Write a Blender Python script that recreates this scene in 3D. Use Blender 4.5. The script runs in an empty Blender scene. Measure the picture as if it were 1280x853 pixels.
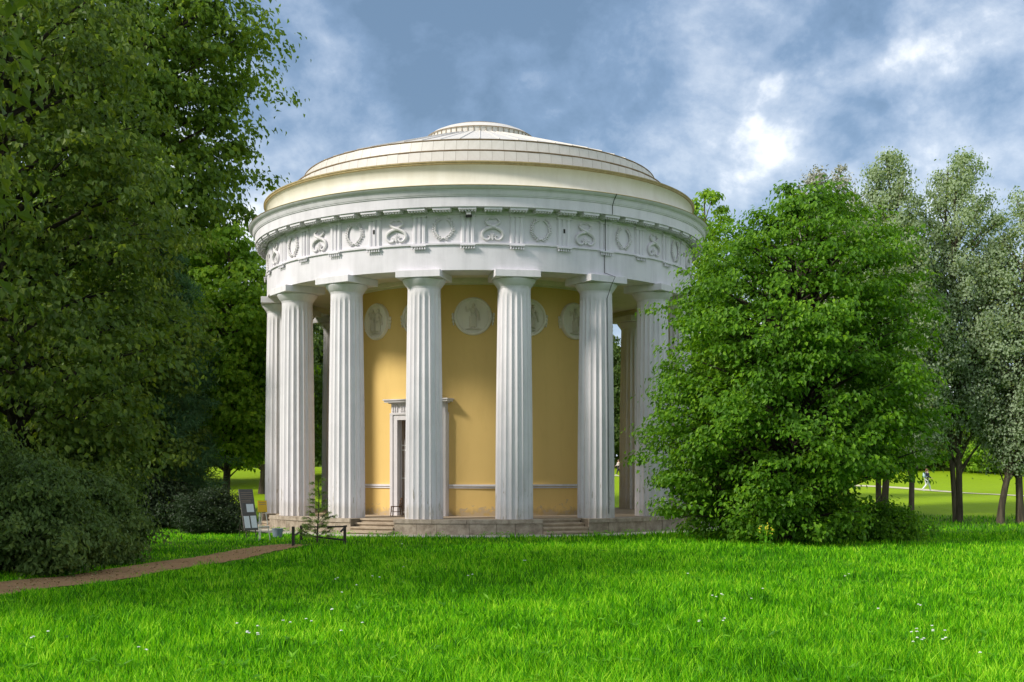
import bpy, bmesh, math, random
import numpy as np
from mathutils import Vector, Matrix

R = math.radians
PI = math.pi
scn = bpy.context.scene
COL = scn.collection

# ------------------------------------------------------------------ camera
ZC = 2.38                       # eye height above the lawn
FPX = 1535.0                    # focal length in pixels of the 1280 px wide photograph
HOR = 592.0                     # row of the horizon
cam = bpy.data.cameras.new('camera')
cam.sensor_width = 36.0
cam.lens = FPX / 1280 * 36
cam.shift_y = (HOR - 426.5) / 1280
cam.clip_start = 0.1
cam.clip_end = 3000
camo = bpy.data.objects.new('camera', cam)
COL.objects.link(camo)
camo.location = (0, 0, ZC)
camo.rotation_euler = (R(90), 0, 0)
scn.camera = camo

# ------------------------------------------------------------------ light
SUN_AZ = R(64)                  # the sun stands to the left, a little behind the camera
SUN_EL = R(38)
SUND = Vector((-math.sin(SUN_AZ) * math.cos(SUN_EL), -math.cos(SUN_AZ) * math.cos(SUN_EL), math.sin(SUN_EL)))
sl = bpy.data.lights.new('sun', 'SUN')
sl.energy = 1.5
sl.angle = R(10.0)
sl.color = (1.0, 0.94, 0.84)
slo = bpy.data.objects.new('sun', sl)
COL.objects.link(slo)
slo.rotation_euler = SUND.to_track_quat('Z', 'Y').to_euler()
slo.location = (-40, -20, 60)

scn.view_settings.view_transform = 'Standard'
scn.view_settings.look = 'None'
scn.view_settings.gamma = 1
scn.view_settings.use_curve_mapping = False
scn.view_settings.exposure = 1.5


class NT:
    def __init__(s, tree):
        s.t = tree
        s.n = tree.nodes
        s.l = tree.links

    def add(s, typ, ins=None, **props):
        nd = s.n.new(typ)
        for k, v in props.items():
            setattr(nd, k, v)
        for k, v in (ins or {}).items():
            sock = nd.inputs[k]
            if isinstance(v, bpy.types.NodeSocket):
                s.l.new(v, sock)
            elif isinstance(v, (tuple, list)) and sock.type == 'RGBA' and len(v) == 3:
                sock.default_value = (*v, 1)
            else:
                sock.default_value = v
        return nd

    def math(s, op, a, b=0.0, c=0.0):
        nd = s.n.new('ShaderNodeMath')
        nd.operation = op
        for i, v in enumerate((a, b, c)):
            if isinstance(v, bpy.types.NodeSocket):
                s.l.new(v, nd.inputs[i])
            else:
                nd.inputs[i].default_value = v
        return nd.outputs[0]

    def mix(s, f, a, b, blend='MIX'):
        nd = s.n.new('ShaderNodeMix')
        nd.data_type = 'RGBA'
        nd.blend_type = blend
        for idx, v in ((0, f), (6, a), (7, b)):
            if isinstance(v, bpy.types.NodeSocket):
                s.l.new(v, nd.inputs[idx])
            elif idx == 0:
                nd.inputs[0].default_value = v
            else:
                nd.inputs[idx].default_value = (*v, 1) if len(v) == 3 else v
        return nd.outputs[2]

    def ramp(s, f, stops):
        nd = s.n.new('ShaderNodeValToRGB')
        cr = nd.color_ramp
        while len(cr.elements) < len(stops):
            cr.elements.new(0.5)
        for e, (p, c) in zip(cr.elements, stops):
            e.position = p
            e.color = (c, c, c, 1) if isinstance(c, (int, float)) else (*c, 1)
        s.l.new(f, nd.inputs[0])
        return nd.outputs[0]

    def noise(s, vec, scale, detail=4, rough=0.55, dist=0.0, out=0):
        nd = s.n.new('ShaderNodeTexNoise')
        nd.inputs['Scale'].default_value = scale
        nd.inputs['Detail'].default_value = detail
        nd.inputs['Roughness'].default_value = rough
        nd.inputs['Distortion'].default_value = dist
        if vec is not None:
            s.l.new(vec, nd.inputs['Vector'])
        return nd.outputs[out]

    def mapping(s, vec, loc=(0, 0, 0), scale=(1, 1, 1)):
        nd = s.n.new('ShaderNodeMapping')
        nd.inputs['Location'].default_value = loc
        nd.inputs['Scale'].default_value = scale
        s.l.new(vec, nd.inputs['Vector'])
        return nd.outputs[0]


# ------------------------------------------------------------------ world: Nishita sky under broken grey cloud
def pixdir(px, py):
    v = Vector(((px - 640) / FPX, 1.0, (HOR - py) / FPX))
    return v.normalized()


world = bpy.data.worlds.new('World')
scn.world = world
world.use_nodes = True
w = NT(world.node_tree)
w.n.clear()
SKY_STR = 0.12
sky = w.add('ShaderNodeTexSky', sky_type='NISHITA')
sky.sun_disc = False
sky.sun_elevation = SUN_EL
sky.sun_rotation = math.atan2(SUND.x, SUND.y)
sky.air_density = 1.0
sky.dust_density = 1.0
tc = w.add('ShaderNodeTexCoord').outputs['Generated']
mp = w.mapping(tc, loc=(3.3, 1.7, 0.4), scale=(1, 1, 1.7))
n_big = w.noise(mp, 3.4, 9, 0.58, 0.3)
n_fine = w.noise(w.mapping(tc, loc=(7.1, 2.2, 5.0), scale=(1, 1, 1.15)), 10.0, 10, 0.66, 0.2)
n_bil = w.noise(w.mapping(tc, loc=(2.7, 4.4, 8.1), scale=(1, 1, 1.5)), 7.5, 9, 0.52, 0.1)
bil = w.math('MULTIPLY', w.math('ABSOLUTE', w.math('SUBTRACT', n_bil, 0.5)), 2.2)
val = w.math('SUBTRACT', w.math('ADD', w.math('MULTIPLY', n_big, 1.5), w.math('ADD', w.math('MULTIPLY', n_fine, 0.8), w.math('MULTIPLY', bil, 0.55))), 0.36)
# cloud banks and breaks; deck brightened overall for fill light, widest entry darkens the view: (pixel, pixel, amount, tightness)
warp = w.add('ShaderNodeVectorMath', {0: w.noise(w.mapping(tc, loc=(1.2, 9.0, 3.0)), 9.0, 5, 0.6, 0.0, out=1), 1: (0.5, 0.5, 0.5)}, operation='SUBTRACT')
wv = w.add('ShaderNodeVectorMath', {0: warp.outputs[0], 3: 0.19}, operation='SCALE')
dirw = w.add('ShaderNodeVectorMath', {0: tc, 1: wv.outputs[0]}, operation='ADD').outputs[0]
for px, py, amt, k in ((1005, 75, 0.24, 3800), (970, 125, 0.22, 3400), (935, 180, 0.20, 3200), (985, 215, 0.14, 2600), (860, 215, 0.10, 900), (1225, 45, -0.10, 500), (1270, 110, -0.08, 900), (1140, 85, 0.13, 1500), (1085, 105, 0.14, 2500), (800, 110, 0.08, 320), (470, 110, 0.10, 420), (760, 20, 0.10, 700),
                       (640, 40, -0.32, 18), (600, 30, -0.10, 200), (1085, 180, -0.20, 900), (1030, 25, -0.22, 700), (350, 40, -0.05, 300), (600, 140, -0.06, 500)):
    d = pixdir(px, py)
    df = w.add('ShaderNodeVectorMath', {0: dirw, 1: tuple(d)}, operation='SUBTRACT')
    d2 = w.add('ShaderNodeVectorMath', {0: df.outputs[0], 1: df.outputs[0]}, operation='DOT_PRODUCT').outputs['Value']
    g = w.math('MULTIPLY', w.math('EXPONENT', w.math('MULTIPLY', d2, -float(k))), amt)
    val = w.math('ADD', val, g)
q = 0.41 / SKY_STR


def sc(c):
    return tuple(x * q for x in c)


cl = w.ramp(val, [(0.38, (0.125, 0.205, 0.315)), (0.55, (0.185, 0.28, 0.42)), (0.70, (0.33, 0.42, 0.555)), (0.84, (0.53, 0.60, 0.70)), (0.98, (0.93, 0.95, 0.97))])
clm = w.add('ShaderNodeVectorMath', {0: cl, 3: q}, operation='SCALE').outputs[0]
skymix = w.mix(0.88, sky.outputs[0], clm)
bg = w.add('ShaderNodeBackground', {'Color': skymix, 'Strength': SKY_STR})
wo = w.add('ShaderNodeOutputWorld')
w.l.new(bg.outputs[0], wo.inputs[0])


# ------------------------------------------------------------------ helpers
def tag(o, label=None, cat=None, group=None, kind=None):
    if label: o['label'] = label
    if cat: o['category'] = cat
    if group: o['group'] = group
    if kind: o['kind'] = kind
    return o


def empty(name, loc=(0, 0, 0), rz=0.0, label=None, cat=None, group=None):
    o = bpy.data.objects.new(name, None)
    o.empty_display_size = 0.3
    COL.objects.link(o)
    o.location = loc
    o.rotation_euler = (0, 0, rz)
    return tag(o, label, cat, group)


def link(name, me, parent=None, loc=(0, 0, 0), rz=0.0):
    o = bpy.data.objects.new(name, me)
    COL.objects.link(o)
    if parent: o.parent = parent
    o.location = loc
    o.rotation_euler = (0, 0, rz)
    return o


def npmesh(name, verts, faces, mat, smooth=False):
    """verts (n,3), faces (m,k) numpy arrays, all faces with k corners"""
    me = bpy.data.meshes.new(name)
    verts = np.asarray(verts, dtype=np.float32)
    faces = np.asarray(faces, dtype=np.int32)
    m, k = faces.shape
    me.vertices.add(len(verts))
    me.vertices.foreach_set('co', verts.ravel())
    me.loops.add(m * k)
    me.loops.foreach_set('vertex_index', faces.ravel())
    me.polygons.add(m)
    me.polygons.foreach_set('loop_start', np.arange(0, m * k, k, dtype=np.int32))
    me.polygons.foreach_set('use_smooth', np.full(m, smooth, dtype=bool))
    me.update(calc_edges=True)
    me.materials.append(mat)
    return me


class MB:
    """collects simple shapes, builds one mesh"""
    def __init__(s):
        s.v = []
        s.f = []

    def box(s, x0, x1, y0, y1, z0, z1, M=None):
        b = len(s.v)
        pts = [(x0, y0, z0), (x1, y0, z0), (x1, y1, z0), (x0, y1, z0), (x0, y0, z1), (x1, y0, z1), (x1, y1, z1), (x0, y1, z1)]
        if M is not None: pts = [tuple(M @ Vector(p)) for p in pts]
        s.v += pts
        s.f += [(b + 3, b + 2, b + 1, b), (b + 4, b + 5, b + 6, b + 7), (b, b + 1, b + 5, b + 4), (b + 1, b + 2, b + 6, b + 5), (b + 2, b + 3, b + 7, b + 6), (b + 3, b, b + 4, b + 7)]

    def tube(s, pts, rad, n=6, flat=1.0, cap=True):
        pts = [Vector(p) for p in pts]
        if not isinstance(rad, (list, tuple)): rad = [rad] * len(pts)
        b = len(s.v)
        up0 = None
        for i, p in enumerate(pts):
            t = (pts[min(i + 1, len(pts) - 1)] - pts[max(i - 1, 0)])
            t = t.normalized() if t.length > 1e-9 else Vector((0, 0, 1))
            if up0 is None:
                up0 = Vector((0, 0, 1)) if abs(t.z) < 0.9 else Vector((1, 0, 0))
            a = t.cross(up0)
            if a.length < 1e-4: a = t.cross(Vector((0.3, 1, 0.2)))
            a.normalize()
            c = a.cross(t).normalized()
            up0 = c
            for k in range(n):
                g = 2 * PI * k / n
                s.v.append(tuple(p + (a * math.cos(g) + c * math.sin(g) * flat) * rad[i]))
        for i in range(len(pts) - 1):
            for k in range(n):
                k2 = (k + 1) % n
                s.f.append((b + i * n + k, b + i * n + k2, b + (i + 1) * n + k2, b + (i + 1) * n + k))
        if cap:
            s.f.append(tuple(b + k for k in reversed(range(n))))
            e = b + (len(pts) - 1) * n
            s.f.append(tuple(e + k for k in range(n)))

    def ell(s, c, r, nu=10, nv=6, M=None):
        b = len(s.v)
        for j in range(nv + 1):
            th = PI * j / nv
            for i in range(nu):
                g = 2 * PI * i / nu
                p = Vector((r[0] * math.sin(th) * math.cos(g), r[1] * math.sin(th) * math.sin(g), r[2] * math.cos(th)))
                if M is not None: p = M @ p
                s.v.append((c[0] + p.x, c[1] + p.y, c[2] + p.z))
        for j in range(nv):
            for i in range(nu):
                i2 = (i + 1) % nu
                s.f.append((b + j * nu + i, b + (j + 1) * nu + i, b + (j + 1) * nu + i2, b + j * nu + i2))

    def lathe(s, prof, n=160, a0=-180.0, a1=180.0, closed=False):
        """profile [(r,z)...] turned round Z; angle 0 faces -Y"""
        full = abs(a1 - a0) >= 359.99
        m = n if full else n + 1
        b = len(s.v)
        k = len(prof)
        for i in range(m):
            a = R(a0 + (a1 - a0) * i / n)
            sa, ca = math.sin(a), -math.cos(a)
            for r, z in prof:
                s.v.append((r * sa, r * ca, z))
        kk = k if closed else k - 1
        for i in range(n):
            i2 = (i + 1) % m
            for j in range(kk):
                j2 = (j + 1) % k
                s.f.append((b + i * k + j, b + i2 * k + j, b + i2 * k + j2, b + i * k + j2))
        if closed and not full:
            s.f.append(tuple(b + j for j in range(k)))
            s.f.append(tuple(b + n * k + j for j in reversed(range(k))))

    def mesh(s, name, mat, smooth=None):
        me = bpy.data.meshes.new(name)
        me.from_pydata(s.v, [], s.f)
        me.update()
        bm = bmesh.new()
        bm.from_mesh(me)
        bmesh.ops.recalc_face_normals(bm, faces=bm.faces)
        bm.to_mesh(me)
        bm.free()
        me.materials.append(mat)
        if smooth is not None:
            me.shade_smooth()
            me.set_sharp_from_angle(angle=R(smooth))
        return me

    def obj(s, name, mat, parent=None, loc=(0, 0, 0), rz=0.0, smooth=None):
        return link(name, s.mesh(name, mat, smooth), parent, loc, rz)


def bevel(me, w_, seg=1):
    bm = bmesh.new()
    bm.from_mesh(me)
    bmesh.ops.bevel(bm, geom=bm.edges[:], offset=w_, segments=seg, affect='EDGES', profile=0.5)
    bm.to_mesh(me)
    bm.free()
    return me


# ------------------------------------------------------------------ terrain
TX, TY = -40 / FPX * 56.7, 56.7          # centre of the temple
TROT = R(1.49)


def sstep(a, b, x):
    t = np.clip((x - a) / (b - a), 0, 1)
    return t * t * (3 - 2 * t)


def terr(x, y):
    x = np.asarray(x, float)
    y = np.asarray(y, float)
    yy = np.minimum(y, 128)
    z = 0.034 * np.maximum(0, yy - 60) + 0.021 * np.maximum(0, yy - 93)
    rr = np.hypot(x - TX, y - TY)
    z = z * sstep(11.5, 17, rr)
    u = 0.05 * np.sin(x * 0.31 + 1.3) * np.sin(y * 0.23) + 0.04 * np.sin(x * 0.11 - y * 0.17) + 0.02 * np.sin(x * 0.9 + y * 0.7)
    return z + u * sstep(11.5, 15, rr) * sstep(0, 14, np.abs(y) + 3)


def tz(x, y):
    return float(terr(x, y))


def WX(px, d):
    return (px - 640) / FPX * d


def GD(py):
    return FPX * ZC / (py - HOR)


# ------------------------------------------------------------------ materials
def newmat(name):
    m = bpy.data.materials.new(name)
    m.use_nodes = True
    t = NT(m.node_tree)
    t.n.clear()
    out = t.add('ShaderNodeOutputMaterial')
    return m, t, out


def surf_mat(name, base, dark=None, scale=2.0, amt=0.5, rough=0.6, bump=0.0, bscale=40.0, spec=0.3, streak=False, coords='Object', metal=0.0, fine=None):
    m, t, out = newmat(name)
    co = t.add('ShaderNodeTexCoord').outputs[coords]
    if streak:
        v = t.mapping(co, scale=(1, 1, 0.12))
    else:
        v = co
    n1 = t.noise(v, scale, 7, 0.66, 0.25)
    f = t.math('MULTIPLY', t.ramp(n1, [(0.40, 0.0), (0.66, 1.0)]), amt)
    col = t.mix(f, base, dark or tuple(c * 0.6 for c in base))
    if fine:
        n2 = t.noise(co, fine, 3, 0.6)
        col = t.mix(0.35, col, t.mix(n2, tuple(c * 0.55 for c in base), tuple(min(1, c * 1.25) for c in base)))
    ins = {'Base Color': col, 'Roughness': rough, 'Specular IOR Level': spec, 'Metallic': metal}
    if bump:
        bn = t.noise(co, bscale, 4, 0.6)
        b = t.add('ShaderNodeBump', {'Strength': bump, 'Distance': 0.02, 'Height': bn})
        ins['Normal'] = b.outputs[0]
    p = t.add('ShaderNodeBsdfPrincipled', ins)
    t.l.new(p.outputs[0], out.inputs[0])
    return m


def paint_mat(name, base, low_dirt=True, dirt=(0.42, 0.38, 0.33)):
    """white limewash with rain streaks, dust and flaking near the foot"""
    m, t, out = newmat(name)
    tcn = t.add('ShaderNodeTexCoord')
    co = tcn.outputs['Object']
    rnd = t.add('ShaderNodeObjectInfo').outputs['Random']
    off = t.add('ShaderNodeCombineXYZ', {0: t.math('MULTIPLY', rnd, 37.0), 1: t.math('MULTIPLY', rnd, 91.0), 2: rnd})
    cv = t.add('ShaderNodeVectorMath', {0: co, 1: off.outputs[0]}, operation='ADD').outputs[0]
    n1 = t.noise(t.mapping(cv, scale=(1, 1, 0.10)), 2.6, 6, 0.62, 0.3)
    n2 = t.noise(cv, 1.1, 5, 0.6, 0.2)
    f = t.math('MULTIPLY', t.ramp(t.math('ADD', t.math('MULTIPLY', n1, 0.6), t.math('MULTIPLY', n2, 0.4)), [(0.45, 0.0), (0.70, 1.0)]), 0.55)
    col = t.mix(f, base, tuple(c * 0.66 for c in base))
    if low_dirt:
        z = t.add('ShaderNodeSeparateXYZ', {0: co}).outputs[2]
        lo = t.ramp(t.math('MULTIPLY', z, 0.2), [(0.0, 1.0), (0.12, 0.55), (0.42, 0.0)])
        n3 = t.noise(t.mapping(cv, scale=(1, 1, 0.16)), 9.0, 4, 0.6, 0.25)
        ck = t.ramp(t.math('ADD', n3, t.math('MULTIPLY', lo, 0.09)), [(0.655, 0.0), (0.69, 1.0)])
        ck = t.math('MULTIPLY', ck, t.math('MULTIPLY', t.ramp(lo, [(0.02, 0.0), (0.4, 1.0)]), 0.85))
        col = t.mix(ck, col, dirt)
        gr = t.math('MULTIPLY', t.ramp(t.math('ADD', t.math('MULTIPLY', z, 0.5), t.math('MULTIPLY', n2, -0.35)), [(-0.15, 1.0), (0.16, 0.0)]), 0.35)
        col = t.mix(gr, col, (0.45, 0.41, 0.35))
    b = t.add('ShaderNodeBump', {'Strength': 0.25, 'Distance': 0.015, 'Height': t.noise(cv, 14.0, 5, 0.65)})
    p = t.add('ShaderNodeBsdfPrincipled', {'Base Color': col, 'Roughness': 0.7, 'Specular IOR Level': 0.2, 'Normal': b.outputs[0]})
    t.l.new(p.outputs[0], out.inputs[0])
    return m


def leaf_mat(name, c1, c2, c3=None, trans=0.35, rough=0.5, under=None, gloss=0.25):
    """leaf: every leaf has its own tint; the larger sprays drift in hue"""
    m, t, out = newmat(name)
    ge = t.add('ShaderNodeNewGeometry')
    co = t.add('ShaderNodeTexCoord').outputs['Object']
    n = t.noise(co, 0.55, 3, 0.6)
    f = t.math('ADD', t.math('MULTIPLY', ge.outputs['Random Per Island'], 0.62), t.math('MULTIPLY', t.ramp(n, [(0.3, 0.0), (0.7, 1.0)]), 0.38))
    c3 = c3 or c2
    col = t.ramp(f, [(0.0, c1), (0.55, c2), (1.0, c3)])
    if under:
        col = t.mix(t.math('MULTIPLY', ge.outputs['Backfacing'], 0.9), col, under)
    p = t.add('ShaderNodeBsdfPrincipled', {'Base Color': col, 'Roughness': rough, 'Specular IOR Level': gloss})
    tcol = t.mix(1.0, col, (1.35, 1.25, 0.45), 'MULTIPLY')
    tr = t.add('ShaderNodeBsdfTranslucent', {'Color': tcol})
    mx = t.add('ShaderNodeMixShader', {0: trans, 1: p.outputs[0], 2: tr.outputs[0]})
    t.l.new(mx.outputs[0], out.inputs[0])
    return m


M = {}
M['white'] = paint_mat('white_limewash', (0.74, 0.708, 0.735))
M['ent'] = paint_mat('white_entablature', (0.73, 0.70, 0.74), low_dirt=False)
M['relief'] = paint_mat('white_plaster_relief', (0.71, 0.68, 0.695), low_dirt=False)
M['medal'] = paint_mat('medallion_plaster', (0.80, 0.745, 0.655), low_dirt=False)
M['fig'] = paint_mat('shade_toned_relief_plaster', (0.66, 0.60, 0.51), low_dirt=False)  # figures coloured darker than the disc, standing in for weak relief shading
M['soffit'] = surf_mat('soffit_paint', (0.78, 0.71, 0.59), (0.62, 0.55, 0.43), 1.5, 0.5, 0.8)
M['cream'] = surf_mat('cream_sheet_metal', (0.68, 0.645, 0.545), (0.55, 0.505, 0.39), 1.8, 0.45, 0.5, 0.15, 8, 0.35, streak=True)
M['roof'] = surf_mat('painted_roof_sheet', (0.66, 0.625, 0.575), (0.53, 0.49, 0.43), 2.4, 0.5, 0.45, 0.2, 9, 0.4)
M['rust'] = surf_mat('brown_lap_joint', (0.24, 0.17, 0.10), (0.36, 0.28, 0.18), 6, 0.7, 0.7)
M['lipm'] = surf_mat('gilt_brown_gutter', (0.42, 0.33, 0.16), (0.26, 0.19, 0.09), 5, 0.7, 0.55)
M['stone'] = surf_mat('podium_limestone', (0.44, 0.37, 0.29), (0.14, 0.10, 0.07), 3.2, 1.0, 0.85, 0.6, 18, 0.2, fine=30)
M['coping'] = surf_mat('worn_coping_stone', (0.46, 0.39, 0.31), (0.19, 0.145, 0.105), 3.8, 1.0, 0.85, 0.5, 20, 0.2, fine=26)
M['step'] = surf_mat('worn_step_stone', (0.48, 0.39, 0.29), (0.25, 0.18, 0.125), 3.0, 0.8, 0.85, 0.5, 20, 0.2, fine=26)
M['joint'] = surf_mat('dark_mortar', (0.17, 0.14, 0.10), None, 6, 0.5, 0.9)
M['pave'] = surf_mat('pale_pavement', (0.50, 0.46, 0.39), (0.33, 0.30, 0.23), 2.5, 0.6, 0.85, 0.4, 30, 0.2, fine=20)
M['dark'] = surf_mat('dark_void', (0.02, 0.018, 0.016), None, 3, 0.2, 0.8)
M['black'] = surf_mat('dark_iron', (0.03, 0.03, 0.03), (0.06, 0.05, 0.04), 12, 0.5, 0.5)
M['wood_red'] = surf_mat('red_brown_door', (0.16, 0.045, 0.03), (0.09, 0.03, 0.02), 8, 0.6, 0.5)
M['jamb'] = surf_mat('brown_jamb', (0.30, 0.22, 0.16), None, 5, 0.5, 0.6)
M['iron_w'] = surf_mat('white_iron', (0.74, 0.72, 0.70), (0.45, 0.40, 0.35), 20, 0.4, 0.5)
M['chair'] = surf_mat('brown_chair_wood', (0.15, 0.075, 0.03), (0.08, 0.04, 0.018), 20, 0.6, 0.5)
M['board'] = surf_mat('grey_brown_board', (0.115, 0.10, 0.095), (0.075, 0.065, 0.06), 6, 0.6, 0.6)
M['yellow'] = surf_mat('yellow_sign_paint', (0.80, 0.47, 0.02), (0.6, 0.34, 0.02), 5, 0.3, 0.5)
M['easel'] = surf_mat('pale_easel_wood', (0.72, 0.68, 0.60), (0.5, 0.46, 0.4), 10, 0.5, 0.6)
M['zinc'] = surf_mat('grey_blue_zinc', (0.20, 0.24, 0.31), (0.14, 0.17, 0.22), 7, 0.6, 0.5, 0.1, 30, 0.4)
M['rail'] = surf_mat('dark_weathered_rail', (0.06, 0.05, 0.04), (0.03, 0.03, 0.025), 9, 0.6, 0.8)
M['bark'] = surf_mat('grey_brown_bark', (0.12, 0.095, 0.07), (0.05, 0.04, 0.03), 7, 0.9, 0.9, 0.9, 16, 0.1, streak=True)
M['barkd'] = surf_mat('dark_bark', (0.055, 0.045, 0.035), (0.025, 0.02, 0.016), 7, 0.9, 0.9, 0.9, 16, 0.1, streak=True)
M['barkp'] = surf_mat('poplar_bark', (0.15, 0.12, 0.085), (0.045, 0.036, 0.028), 5, 0.95, 0.9, 0.9, 14, 0.1, streak=True)
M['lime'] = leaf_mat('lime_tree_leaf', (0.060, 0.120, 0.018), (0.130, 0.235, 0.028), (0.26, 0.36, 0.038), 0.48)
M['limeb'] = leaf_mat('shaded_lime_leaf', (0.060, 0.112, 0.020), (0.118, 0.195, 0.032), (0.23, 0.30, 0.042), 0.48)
M['shrubm'] = leaf_mat('shrub_leaf', (0.055, 0.105, 0.026), (0.105, 0.175, 0.042), (0.20, 0.275, 0.070), 0.38)
M['pinem'] = leaf_mat('pine_needles', (0.050, 0.130, 0.058), (0.100, 0.220, 0.098), (0.16, 0.30, 0.13), 0.32)
M['maple'] = leaf_mat('yellow_green_maple_leaf', (0.13, 0.26, 0.024), (0.24, 0.43, 0.036), (0.42, 0.58, 0.045), 0.5)
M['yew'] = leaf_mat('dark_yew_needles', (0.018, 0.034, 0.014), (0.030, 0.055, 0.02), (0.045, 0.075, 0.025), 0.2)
M['alder'] = leaf_mat('alder_leaf', (0.045, 0.120, 0.008), (0.110, 0.265, 0.012), (0.25, 0.45, 0.018), 0.48, gloss=0.3)
M['poplar'] = leaf_mat('white_poplar_leaf', (0.085, 0.175, 0.050), (0.17, 0.285, 0.095), (0.31, 0.41, 0.20), 0.5, under=(0.42, 0.51, 0.35))
M['poplarw'] = leaf_mat('pale_poplar_leaf', (0.13, 0.17, 0.11), (0.24, 0.26, 0.20), (0.36, 0.37, 0.31), 0.28, under=(0.46, 0.47, 0.42))
M['spruce'] = leaf_mat('spruce_needles', (0.030, 0.055, 0.015), (0.060, 0.090, 0.018), (0.12, 0.13, 0.02), 0.2)
M['farleaf'] = leaf_mat('far_leaf', (0.040, 0.080, 0.018), (0.08, 0.14, 0.026), (0.15, 0.20, 0.035), 0.38)
M['larch'] = leaf_mat('young_larch_needles', (0.17, 0.30, 0.06), (0.27, 0.42, 0.09), (0.38, 0.52, 0.12), 0.45)
M['weed'] = leaf_mat('weed_leaf', (0.070, 0.230, 0.012), (0.150, 0.420, 0.02), (0.30, 0.62, 0.04), 0.45)
def grass_mat():
    m, t, out = newmat('grass_blade')
    ge = t.add('ShaderNodeNewGeometry')
    co = t.add('ShaderNodeTexCoord').outputs['Object']
    n1 = t.ramp(t.noise(co, 0.22, 3, 0.6, 0.4), [(0.36, 0.0), (0.64, 1.0)])
    n2 = t.ramp(t.noise(t.mapping(co, loc=(5, 3, 0)), 1.3, 4, 0.65, 0.3), [(0.38, 0.0), (0.62, 1.0)])
    f = t.math('ADD', t.math('MULTIPLY', ge.outputs['Random Per Island'], 0.64), t.math('ADD', t.math('MULTIPLY', n1, 0.20), t.math('MULTIPLY', n2, 0.24)))
    col = t.ramp(f, [(0.10, (0.020, 0.095, 0.004)), (0.34, (0.048, 0.225, 0.004)), (0.56, (0.118, 0.420, 0.005)), (0.74, (0.270, 0.660, 0.012)), (0.94, (0.500, 0.800, 0.050))])
    p = t.add('ShaderNodeBsdfPrincipled', {'Base Color': col, 'Roughness': 0.5, 'Specular IOR Level': 0.12})
    tr = t.add('ShaderNodeBsdfTranslucent', {'Color': t.mix(1.0, col, (1.3, 1.2, 0.5), 'MULTIPLY')})
    mx = t.add('ShaderNodeMixShader', {0: 0.4, 1: p.outputs[0], 2: tr.outputs[0]})
    t.l.new(mx.outputs[0], out.inputs[0])
    return m


M['grass'] = grass_mat()
M['litter'] = leaf_mat('dry_leaf', (0.16, 0.10, 0.05), (0.32, 0.24, 0.11), (0.45, 0.40, 0.2), 0.1)
M['petal'] = surf_mat('white_petal', (0.82, 0.82, 0.78), None, 4, 0.2, 0.6)
M['ypetal'] = surf_mat('yellow_petal', (0.75, 0.60, 0.04), None, 4, 0.2, 0.6)


def wall_mat():
    m, t, out = newmat('ochre_wall_paint')
    co = t.add('ShaderNodeTexCoord').outputs['Object']
    z = t.add('ShaderNodeSeparateXYZ', {0: co}).outputs[2]
    n1 = t.noise(co, 0.6, 6, 0.6, 0.3)
    n2 = t.noise(t.mapping(co, scale=(1, 1, 0.3)), 3.0, 6, 0.65, 0.4)
    col = t.mix(t.math('MULTIPLY', n1, 0.7), (0.760, 0.535, 0.200), (0.680, 0.465, 0.165))
    col = t.mix(t.math('MULTIPLY', t.ramp(n2, [(0.5, 0.0), (0.75, 1.0)]), 0.3), col, (0.62, 0.42, 0.14))
    # damp and peeled plaster along the floor
    h = t.math('SUBTRACT', z, 0.61)
    d = t.math('ADD', t.math('MULTIPLY', h, -1.1), t.math('MULTIPLY', n2, 0.75))
    col = t.mix(t.math('MULTIPLY', t.ramp(d, [(-0.05, 0.0), (0.22, 1.0)]), 0.6), col, (0.33, 0.24, 0.13))
    n4 = t.noise(t.mapping(co, scale=(1, 1, 1.6)), 4.0, 4, 0.6, 0.3)
    pk = t.ramp(t.math('ADD', n4, t.math('MULTIPLY', h, -0.35)), [(0.44, 0.0), (0.47, 1.0)])
    col = t.mix(t.math('MULTIPLY', pk, 0.75), col, (0.46, 0.36, 0.25))
    b = t.add('ShaderNodeBump', {'Strength': 0.2, 'Distance': 0.01, 'Height': t.noise(co, 25.0, 4, 0.6)})
    p = t.add('ShaderNodeBsdfPrincipled', {'Base Color': col, 'Roughness': 0.8, 'Specular IOR Level': 0.15, 'Normal': b.outputs[0]})
    t.l.new(p.outputs[0], out.inputs[0])
    return m


M['wall'] = wall_mat()


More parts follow.
